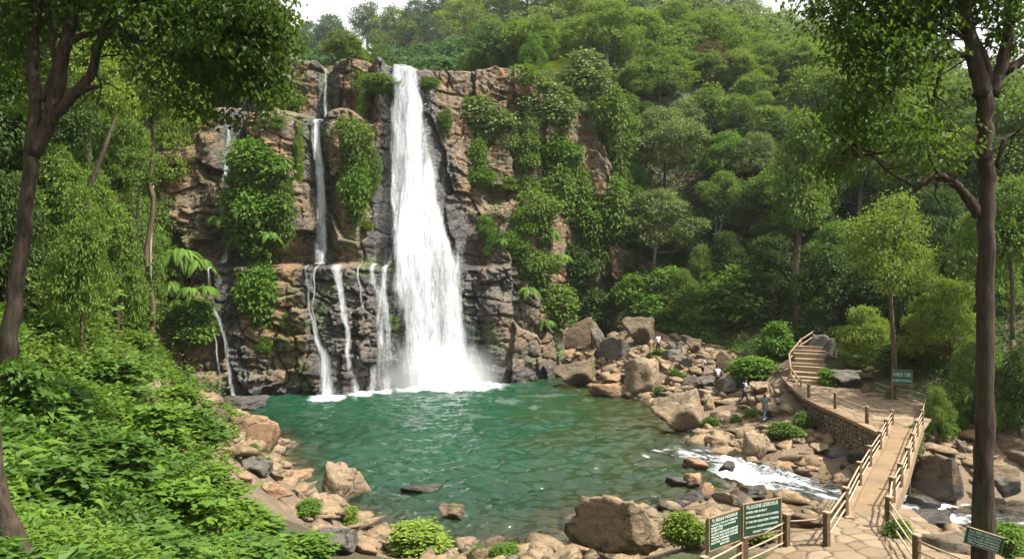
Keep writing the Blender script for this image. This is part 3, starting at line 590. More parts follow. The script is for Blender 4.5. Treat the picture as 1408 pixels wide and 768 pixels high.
for a in [
 # left shore
 (350,616,76,46,'o',3,'large orange slab tilted into the pool at its left edge',.6,8,20),
 (330,566,58,22,'d',4,'dark wet flat rock under the far left trickle',.7),
 (291,583,38,28,'b',1,'brown layered rock left of the dark wet flat rock, far left shore'),
 (258,585,40,36,'t',3,'long tan slab leaning at the edge of the bushes, far left shore',.5,0,24),
 (316,612,20,24,'t',5,'pale upright flat faced stone left of the large orange slab'),
 (337,631,46,16,'g',3,'flat smooth grey slab just below the large orange slab'),
 (356,661,42,32,'g',2,'dark grey angular boulder below the flat grey slab, left shore',.8,0,12),
 (334,667,26,20,'o',6,'reddish stone left of the dark grey angular boulder'),
 (405,666,38,20,'o',4,'orange brown rock between grey boulder and big tan boulder, left shore'),
 (381,660,18,14,'t',6,'small pale stone right of the dark grey angular boulder'),
 (371,689,40,27,'o',1,'pinkish layered rock above the leafy bank, left shore'),
 (412,693,34,20,'t',0,'tan rock half hidden by small bush, left of the big tan boulder'),
 (465,700,98,64,'t',1,'big tan boulder jutting into the pool at the lower left',.7,10,14),
 (470,768,52,42,'g',2,'smooth dark grey boulder at the bottom edge, below the big tan boulder'),
 (503,766,28,22,'o',6,'small orange stone right of the smooth dark grey boulder, bottom edge'),
 (528,753,34,25,'t',4,'tan rock behind the bright bush on the front shore'),
 (161,526,48,38,'b',2,'brown rock poking out of the leaves on the left slope'),
 (92,472,22,24,'b',5,'small brown rock beside the left tree trunk among leaves'),
 (228,549,28,16,'b',4,'brown stone at the top edge of the leafy bank near the lower rock wall'),
 (291,608,22,20,'b',6,'dark brown block under the layered rock, left shore'),
 (302,650,26,16,'b',1,'low brown rock at the edge of the bushes, left of the grey boulders'),
 (436,700,26,14,'o',5,'flat orange stone under the left end of the big tan boulder'),
 (345,597,16,10,'t',7,'small pale stone between the upright stone and the orange slab'),
 # front of the pool
 (624,719,34,27,'b',2,'lone rounded brown rock standing in the shallow water near the front'),
 (585,682,58,16,'d',3,'dark flat rock barely breaking the surface, behind the lone rounded rock'),
 (672,763,56,24,'b',3,'flat brown rock at the front shore with dark shaded underside',.7,0,-8),
 (738,772,34,28,'t',5,'tan stone left of the two stones beside the huge boulder, front shore'),
 (768,772,32,24,'t',1,'tan stone touching the left foot of the huge front boulder'),
 (798,766,22,20,'o',6,'small orange stone tucked against the huge front boulder'),
 (872,778,148,98,'t',0,'huge cracked tan boulder at the front of the pool',.75,0,-6),
 (610,772,32,16,'t',4,'low tan stone between bright bush and flat brown rock, bottom edge'),
 (700,772,26,14,'g',6,'small grey stone right of the flat brown rock, bottom edge'),
 (640,748,22,10,'d',7,'small dark stone in the shallows above the flat brown rock'),
 (560,716,30,10,'d',5,'submerged dark stone left of the lone rounded rock'),
 # outlet
 (942,602,66,64,'t',2,'huge smooth tan boulder leaning at the right edge of the pool',.7,0,-16),
 (988,619,32,21,'t',4,'round tan boulder at the head of the rapids',.8),
 (1037,643,78,52,'t',1,'big broad tan boulder on the far side of the rapids',.75,0,6),
 (1024,602,44,16,'t',3,'flat tan slab just above the big broad boulder by the rapids'),
 (955,647,27,19,'o',6,'orange brown rock in the outlet, nearest the pool',.8,0,0,.0),
 (953,669,22,19,'o',4,'small orange rock in the outlet left of the white rapids',.8,0,0,0.),
 (974,692,34,30,'o',5,'orange topped rock splitting the white rapids',.8,0,0,-.15),
 (953,700,40,24,'d',2,'dark grey wedge rock in front of the orange topped rock',.8,0,-20,-.05),
 (1008,703,46,26,'t',0,'tan rock right of the dark wedge, near the twin sign boards',.8,0,0,-.1),
 (928,668,22,14,'d',6,'small dark wet rock at the pool outlet, left of the orange rocks',.8,0,0,0.),
 (1004,650,24,18,'d',7,'black wet rock in the middle of the white rapids',.8,0,0,-.2),
 (960,716,62,22,'b',3,'long low brown rock behind the bush and the left sign board'),
 (1037,686,32,18,'b',4,'brown rock under the clear stream beyond the right sign board',.8,0,0,-.4),
 (1112,730,44,26,'b',6,'brown rock at the stream bank behind the near fence'),
 (1040,742,40,22,'t',1,'tan rock seen under the right sign board'),
 # right of the falls
 (797,533,56,36,'b',2,'brown wedge shaped boulder at the waterline right of the falls',.8,0,-10),
 (845,548,54,22,'o',3,'flat orange brown slab sloping into the water, right shore',.7,0,10),
 (743,517,30,14,'b',4,'flat brown rock at the waterline nearest the wide waterfall',.8),
 (766,519,20,14,'b',6,'small brown rock left of the wedge shaped boulder'),
 (789,500,62,22,'o',3,'flat topped orange slab overhanging behind the wedge shaped boulder'),
 (823,509,22,17,'o',5,'orange block between overhanging slab and flat sloping slab'),
 (856,499,56,37,'g',0,'big dark grey boulder under the bright green slope'),
 (820,486,34,36,'g',1,'grey brown block left of the big dark grey boulder'),
 (882,477,42,42,'b',2,'tall dark brown boulder set in the bright green slope'),
 (857,449,26,24,'b',5,'small brown rock at the top of the bright green slope'),
 (884,546,42,56,'t',4,'tall tan boulder below the people, right shore'),
 (849,532,36,20,'o',7,'orange brown rock behind the flat sloping slab'),
 (919,517,44,18,'t',1,'broad tan stone right of the man in the white shirt'),
 (867,531,24,18,'g',6,'grey stone left of the tall tan boulder'),
 (800,484,74,44,'b',3,'long dark slab slanting down to the right of the cliff foot',.5,0,-24),
 (722,503,78,66,'b',0,'massive dark brown rock at the cliff foot right of the falls',.8,0,-14),
 (756,500,44,42,'b',1,'dark brown rock between massive rock and overhanging slab'),
 (690,508,40,40,'d',4,'dark wet rock in the spray at the right foot of the falls'),
 (905,540,20,18,'b',5,'brown stone on the shore between the tall tan boulder and the leaning boulder'),
 (920,552,24,14,'b',6,'low wet brown stone at the waterline above the leaning boulder'),
 # scree
 (945,475,16,15,'g',6,'small round grey boulder at the top of the rock pile'),
 (935,487,12,20,'g',5,'narrow upright grey stone on the rock pile'),
 (956,489,20,24,'b',2,'pointed brown stone at the right top of the rock pile'),
 (923,483,18,14,'g',1,'dark grey stone at the left top of the rock pile'),
 (925,494,22,14,'g',4,'grey stone second row of the rock pile, left'),
 (936,505,22,17,'g',7,'grey brown stone in the centre of the rock pile'),
 (952,509,26,18,'g',0,'wide grey stone at the right of the rock pile'),
 (968,500,20,14,'b',6,'brown stone under the green bank at the right of the rock pile'),
 (929,514,22,18,'t',5,'tan stone at the foot of the rock pile'),
 (951,538,28,22,'g',3,'grey slab slanting at the left of the hikers, above the leaning boulder',.6,0,-25),
 (975,537,24,20,'g',2,'dark grey rock left of the hiker with dark trousers'),
 (1003,543,26,25,'g',4,'squarish grey brown boulder beside the hiker with dark trousers'),
 (1000,513,26,34,'b',3,'leaning brown slab standing behind the squarish boulder',.4,0,-50),
 (1024,506,34,24,'b',3,'brown slab slanting up beside the low green bush patch',.4,0,-35),
 (987,526,28,20,'d',1,'dark rock under the leaning brown slab'),
 (1012,564,58,18,'t',3,'long flat tan rock at the feet of the striding hiker'),
 (977,565,18,22,'t',5,'upright tan stone right of the top of the leaning boulder'),
 (970,548,20,14,'t',6,'tan stone above the top of the leaning boulder'),
 (992,580,26,15,'t',4,'flat tan stone left of the small bush by the leaning boulder'),
 (1047,543,26,19,'t',2,'tan boulder behind the striding hiker'),
 (1049,523,18,11,'t',6,'small tan stone in the low green bush patch'),
 (1063,572,26,16,'t',7,'tan stone right of the long haired hiker'),
 (1082,601,42,24,'t',3,'broad flat tan rock below the retaining wall curve'),
 (1070,549,24,15,'t',1,'pale rock at the left foot of the stairs wall'),
 (1031,551,16,12,'b',5,'dark block behind the striding hiker, left of the tan boulder'),
 (1035,585,28,14,'o',4,'orange tan stone between two small bushes on the scree'),
 (1060,557,22,12,'t',0,'tan stone above the long haired hiker'),
 (1058,595,26,12,'t',6,'tan stone in front of the long haired hiker'),
 (1131,626,26,17,'t',2,'round tan boulder by the stream below the retaining wall',.8),
 (1112,629,24,10,'t',3,'flat tan stone left of the round boulder by the stream'),
 (1153,631,30,14,'g',4,'flat grey stone right of the round boulder by the stream'),
 (1180,640,26,18,'d',6,'dark wet stone in the stream near the bridge'),
 (1160,652,24,14,'d',1,'black stone in the stream below the flat grey stone',.8,0,0,-.45),
 (1098,612,20,12,'o',5,'small orange stone beside the bush under the retaining wall'),
 # walkway
 (1139,505,46,44,'g',0,'large grey boulder standing beside the stone stairs',.8,0,16),
 (1168,537,44,29,'g',2,'dark grey boulder lying on the terrace edge',.8,0,0),
 (1192,545,16,18,'b',5,'small brown block right of the dark grey terrace boulder'),
 (1208,560,32,20,'o',3,'orange flat slab on the terrace beside the green sign',.7,0,18),
 (1140,523,28,15,'t',3,'flat pale rock between stairs and the dark grey terrace boulder'),
 (1186,527,18,16,'b',6,'brown rock behind the dark grey terrace boulder'),
 (1167,497,26,24,'b',1,'brown rock under the yellow green bush above the stairs'),
 # right bank
 (1308,692,70,68,'b',0,'huge rounded brown boulder right of the bridge',.8,0,0,-.6),
 (1384,632,48,38,'b',4,'angular brown boulder right of the right hand tree trunk, upper'),
 (1383,684,46,42,'b',2,'cracked tan brown boulder right of the right hand tree trunk, lower',.8,0,0,-.7),
 (1284,612,24,24,'o',5,'orange rock among plants at the right end of the terrace'),
 (1322,630,32,26,'b',1,'brown rock above the huge rounded boulder, left of the trunk'),
 (1265,702,34,24,'d',6,'black wet rock in the stream just right of the bridge',.8,0,0,-.8),
 (1284,732,56,32,'d',2,'black wet boulder with white water around it, below the huge boulder',.8,0,0,-.8),
 (1306,782,66,46,'b',4,'brown boulder at the bottom edge left of the right hand trunk',.8,0,0),
 (1376,764,50,42,'t',1,'tan boulder at the bottom edge right of the right hand trunk',.8,0,-20),
 (1405,648,34,30,'b',6,'brown boulder cut by the right edge of the frame'),
 (1264,630,26,26,'b',7,'brown rock under the right side of the terrace by the bridge end'),
 (1345,740,40,18,'d',5,'dark wet rock in the stream behind the right hand trunk',.8,0,0,-1.0),
 ]: rock(*a)
# rubble between the boulders: nobody could count it
rr = np.random.default_rng(5)
RV, RF, off = [], [], 0
base_ = []
for k in range(4):
    bm = bmesh.new(); bmesh.ops.create_icosphere(bm, subdivisions=2, radius=1); d = np.array([v.co[:] for v in bm.verts]); f = np.array([[v.index for v in q.verts] for q in bm.faces]); bm.free()
    r_ = np.random.default_rng(900 + k); n = r_.normal(size=(9, 3)); n /= np.linalg.norm(n, axis=1, keepdims=True); q = np.maximum(d @ n.T, 1e-3) / r_.uniform(.6, 1, 9)
    base_.append((d / ((q ** 14).sum(1) ** (1 / 14))[:, None].clip(.3), f))
bx = rr.uniform(-24, 30, 16000); by = rr.uniform(25, 88, 16000); bz = gz(bx, by)
ok = (soil_f(bx, by, bz) < .4) & (bz > np.where(bx > 11.8, -1.5, -.25)) & (vnoise(bx * .3, by * .3, s=8) > -.45)
ok &= ~((bx > 17) & (by > 43) & (by < 66) & (bx < 33) & (bz > 1.9))
SD = np.min(np.hypot(bx[:, None] - cxs[0][None, ::4], by[:, None] - cxs[1][None, ::4]) / cxs[3][None, ::4], 1); ok &= (SD > .85) | (bx < 11.8)
for x, y, z in zip(bx[ok][:5200], by[ok][:5200], bz[ok][:5200]):
    s = .06 + .62 * rr.random() ** 3.6
    d, f = base_[rr.integers(4)]; a = rr.random() * 6.28; ca, sa = math.cos(a), math.sin(a)
    v = d * s * np.array([rr.uniform(.8, 1.5), rr.uniform(.7, 1.1), rr.uniform(.4, .9)]); v = np.stack([v[:, 0] * ca - v[:, 1] * sa, v[:, 0] * sa + v[:, 1] * ca, v[:, 2]], -1) + (x, y, z + s * .12)
    RV.append(v); RF.append(f + off); off += len(v)
RVc = np.concatenate(RV); me = mesh_np('rubble', RVc, np.concatenate(RF), True, {'dry': ('POINT', np.where(RVc[:, 0] > 12.5, 1.0, 0))})
struct(link('rubble', me, R_RUB), 'stuff', 'loose stones and gravel between the boulders along the pool shore')
# ------------------------------------------------------------------ foliage
def leaf_mat(name, dark, light, trans, gloss=.35, alt=None):
    m = NT(name)
    oi = m.n('ShaderNodeObjectInfo').outputs['Random']; tn = m.attr('tint')
    f = m.math('ADD', m.math('MULTIPLY', tn, .72), m.math('MULTIPLY', oi, .3))
    c = m.mix(f, dark, light)
    if alt: c = m.mix(m.ramp(tn, [(.93, 0.), (.97, .8)]), c, alt)
    d = m.pbsdf(c, .62, None, gloss * .5)
    t = m.n('ShaderNodeBsdfTranslucent', Color=m.mix(f, tuple(q * .7 for q in trans), trans)).outputs[0]
    return m.done(m.mixs(.30, d, t))
LM = dict(
    mid=leaf_mat('leaf_mid_green', (.034, .066, .011), (.135, .212, .034), (.19, .30, .028)),
    yel=leaf_mat('leaf_yellow_green', (.065, .108, .013), (.190, .262, .036), (.25, .34, .03)),
    dark=leaf_mat('leaf_dark_green', (.015, .036, .008), (.062, .108, .020), (.08, .14, .016)),  # own tone of dark trees; doubles as painted shade in the gap-filling growth
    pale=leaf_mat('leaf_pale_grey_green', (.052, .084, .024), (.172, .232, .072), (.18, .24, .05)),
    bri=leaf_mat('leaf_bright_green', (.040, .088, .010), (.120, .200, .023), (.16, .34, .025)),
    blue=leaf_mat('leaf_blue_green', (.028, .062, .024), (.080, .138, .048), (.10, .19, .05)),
    red=leaf_mat('leaf_reddish', (.070, .060, .026), (.13, .112, .046), (.14, .11, .04)),
    near=leaf_mat('leaf_near_green', (.022, .056, .008), (.080, .150, .019), (.15, .31, .022), .5, (.20, .24, .04)),
    fine=leaf_mat('leaf_fine_yellow_green', (.045, .088, .010), (.118, .185, .022), (.2, .36, .025), .4),
    fern=leaf_mat('leaf_fern', (.045, .098, .012), (.115, .205, .025), (.2, .36, .03)),
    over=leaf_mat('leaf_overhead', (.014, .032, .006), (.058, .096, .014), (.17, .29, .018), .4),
)
def bark_mat(name, a, b):
    m = NT(name); co = m.coord('Object'); n = m.noise(m.mapping(co, (5, 5, .9)), 2.2, 6, .65); n2 = m.noise(co, 1.1, 3)
    c = m.mix(m.ramp(n, [(.35, 0.), (.65, 1.)]), a, b); c = m.mix(m.ramp(n2, [(.55, 0.), (.7, .5)]), c, (.05, .06, .03))
    return m.done(m.pbsdf(c, .9, m.bump(n, 1., .05), .2))
B_BRN = bark_mat('brown_bark', (.035, .024, .016), (.13, .088, .056)); B_PALE = bark_mat('pale_bark', (.16, .13, .10), (.36, .31, .25)); B_DARK = bark_mat('dark_bark', (.016, .012, .009), (.062, .042, .028))
def leaf_quads(p, nrm, dirv, size, asp=.5, droop=.25):
    # p base, dirv along the leaf, nrm its face: one folded four-sided leaf each
    dirv = dirv / np.linalg.norm(dirv, axis=1, keepdims=True)
    sd_ = np.cross(dirv, nrm); sd_ /= np.linalg.norm(sd_, axis=1, keepdims=True) + 1e-9; up = np.cross(sd_, dirv)
    s = size[:, None]
    mid = p + dirv * s * .48 + up * s * .07
    tip = p + dirv * s - up * s * droop * .5
    return np.stack([p, mid + sd_ * s * asp * .5 + up * s * .05, tip, mid - sd_ * s * asp * .5 + up * s * .05], 1).reshape(-1, 3)
def unit(r, n):
    v = r.normal(size=(n, 3)); return v / np.linalg.norm(v, axis=1, keepdims=True)
def foliage(name, r, lobes, n, lsize, cl=9, spread=.34, up=.35, droop=.35, shell=.62, asp=.62):
    lobes = np.array(lobes, float); c = lobes[:, :3]; rad = lobes[:, 3:6]
    w = (rad[:, 0] * rad[:, 1] + rad[:, 0] * rad[:, 2] * 2); w /= w.sum(); nc = max(1, n // cl)
    li = r.choice(len(lobes), nc * 2, p=w); d = unit(r, nc * 2); d[:, 2] += up * r.random(nc * 2); d /= np.linalg.norm(d, axis=1, keepdims=True)
    rr_ = shell + (1 - shell) * r.random(nc * 2) ** .5 + (r.random(nc * 2) < .08) * r.random(nc * 2) * .25
    q = c[li] + d * rad[li] * rr_[:, None]
    ins = np.zeros(len(q), bool)
    for k in range(len(lobes)): ins |= ((((q - c[k]) / rad[k]) ** 2).sum(1) < .42) & (li != k)
    q, d = q[~ins][:nc], d[~ins][:nc]; m = len(q)
    pos = np.repeat(q, cl, 0) + r.normal(size=(m * cl, 3)) * spread * np.array([1, 1, .55]); dd = np.repeat(d, cl, 0)
    out = dd * .9 + unit(r, m * cl) * .75; out[:, 2] -= droop
    nr = dd * .45 + np.array([0, 0, .75]) + unit(r, m * cl) * .55
    sz = lsize * r.uniform(.65, 1.25, m * cl)
    V = leaf_quads(pos, nr, out, sz, asp)
    t = np.clip(np.repeat(r.random(m), cl) * .65 + r.random(m * cl) * .35, 0, 1)
    return mesh_np(name, V, np.arange(len(V)).reshape(-1, 4), False, {'tint': ('FACE', t)})
def limb(mb, a, b, ra, rb, r, n=6, bend=.12, sag=0.):
    a, b = np.array(a, float), np.array(b, float); L = np.linalg.norm(b - a); k = max(3, int(L / .9) + 2); t = np.linspace(0, 1, k)
    o = unit(r, 1)[0] * L * bend; o2 = unit(r, 1)[0] * L * bend * .4
    p = a + (b - a) * t[:, None] + o * (np.sin(t * math.pi))[:, None] + o2 * np.sin(t * 2 * math.pi)[:, None]; p[:, 2] += sag * L * np.sin(t * math.pi)
    mb.tube(p, ra + (rb - ra) * t ** .8, n); return p
ARCH = {}
def tree_arch(key, seed, H, R, z0, nl, lr, n, lsize, flat=1., dome=1., leanx=0., multi=1, shape='dome', spread=.34, trunkr=None, fork=False):
    r = np.random.default_rng(seed); lobes = []
    for k in range(nl):
        a = 2.4 * k + r.random() * .8; u = (k + .5) / nl
        if shape == 'dome':
            h = u ** .8; rad = R * math.sqrt(max(.02, 1 - h * h)) * r.uniform(.5, 1.18); z = z0 + (H - z0 - lr * .8) * (.10 + .9 * h)
        elif shape == 'layer':
            L = int(u * 4) / 4; rad = R * (1 - .55 * L) * r.uniform(.35, 1.0); z = z0 + (H - z0 - .4) * (L + .12 * r.random())
        elif shape == 'tall':
            rad = R * (.35 + .65 * math.sin(math.pi * min(1, u * .9 + .15))) * r.uniform(.3, .95); z = z0 + (H - z0 - lr * .7) * u
        else:                                        # bush, down to the ground
            h = u; rad = R * math.sqrt(max(.05, 1 - h ** 1.6)) * r.uniform(.5, .95); z = z0 + (H - lr * .7 - z0) * h * r.uniform(.8, 1.08)
        s = lr * r.uniform(.5, 1.4); z += r.normal() * .35
        lobes.append((rad * math.cos(a) + leanx * z / H, rad * math.sin(a), z, s, s, s * flat))
    lobes.append((leanx, 0, H - lr * flat, lr, lr, lr * flat))
    V = foliage('crown', r, lobes, n, lsize, spread=spread, up=.45)
    mb = MB(); tr = trunkr or H * .018
    for q in range(multi):
        bx_ = (q - (multi - 1) / 2) * .5
        zt_ = z0 + (H - z0) * .55
        tp = limb(mb, (bx_, 0, -.2), (leanx * zt_ / H + bx_ * 2.2, r.normal() * .2, zt_), tr * 1.2, tr * .55, r, 8, .05); mb.tube([(bx_ * .8 + .25 * math.sin(w_ * 1.1 + seed), .25 * math.sin(w_ * .8 + seed * 2), -13 + w_ * 1.285) for w_ in range(10)] + [(bx_, 0, -.12)], [tr * (1.5 - .03 * w_) for w_ in range(11)], 8)
        for k, lb in enumerate(lobes):
            if k % multi != q or (k % 2 and nl > 12): continue
            i = min(len(tp) - 1, max(1, int(len(tp) * r.uniform(.5, .98))))
            limb(mb, tp[i], (lb[0] * .85, lb[1] * .85, lb[2]), tr * .42, tr * .1, r, 5, .12)
    T = mb.mesh('trunk', True)
    for me_, mt in ((V, LM['mid']), (T, B_BRN)): me_.materials.append(mt)
    ARCH[key] = dict(crown=V, trunk=T, H=H, R=R + lr * .55, zc=max(.2, z0 - lr * flat))
N1 = 12000
for q in (0, 1):
    tree_arch('A%d' % q, 20 + q, 10, 3.5, 4.2, 24, 1.25, N1, .27, .74, spread=.24)
    tree_arch('B%d' % q, 30 + q, 10, 4.0, 5.0, 26, 1.2, N1, .26, .46, shape='layer', spread=.22)
    tree_arch('C%d' % q, 40 + q, 14, 2.3, 7.5, 20, 1.0, 9000, .26, .75, shape='tall', spread=.24)
    tree_arch('D%d' % q, 50 + q, 6, 3.0, 1.0, 24, 1.1, N1, .25, .74, shape='bush', spread=.22)
    tree_arch('E%d' % q, 60 + q, 11, 2.6, 3.4, 26, 1.15, N1, .27, .85, shape='tall', spread=.24)
tree_arch('F0', 71, 10, 3.6, 5.2, 20, 1.1, 10000, .26, .6, leanx=1.6, multi=2, spread=.24)
tree_arch('G0', 81, 10, 2.9, 4.3, 18, 1.0, 6500, .22, .62, spread=.32)     # airy, with light between the leaves
def put_tree(X, Y, zg, H, Wd, arch, mat, label, bark=B_BRN, rz=0., cat='tree', name='tree', group=None):
    A = ARCH[arch]; k = Wd / 2 / A['R']; CH = A['H'] - A['zc']
    kz = min(max(k, .62 * H / CH), 1.3 * k); kz = min(kz, .93 * H / CH)
    if arch[0] == 'D': kz = min(.95 * H / CH, 2.1 * k)
    t = empty(name, (X, Y, zg), label, cat, group, rz)
    for nm, mt in (('trunk', bark), ('crown', LM[mat])):
        o = link(nm, A[nm], None, t); o.material_slots[0].link = 'OBJECT'; o.material_slots[0].material = mt
        o.scale = (k, k, kz); o.location = (0, 0, H - A['H'] * kz)
    return t
TREES = []
def tree(px, pt, pb, w, arch, mat, label, bark=B_BRN, Y=None, cat='tree', hmin=3.2, group=None):
    if Y is None: p = hit(px, pb, 20.)
    else: X = (px - CX) / F * Y; p = np.array([X, Y, gz(np.array([X]), np.array([Y]))[0]])
    Y = p[1]; H = CAMZ - (pt - CY) / F * Y - p[2]
    if H < hmin: H = hmin
    TREES.append((px, p, H)); R_ = random.Random(int(px * 7 + pt)).random() * 6.28
    if arch in ('F0',) or mat == 'fixed': R_ = 0
    return put_tree(p[0], Y, p[2] - .1, H, 1.18 * w / F * Y, arch, mat, label, bark, R_, cat, group=group)
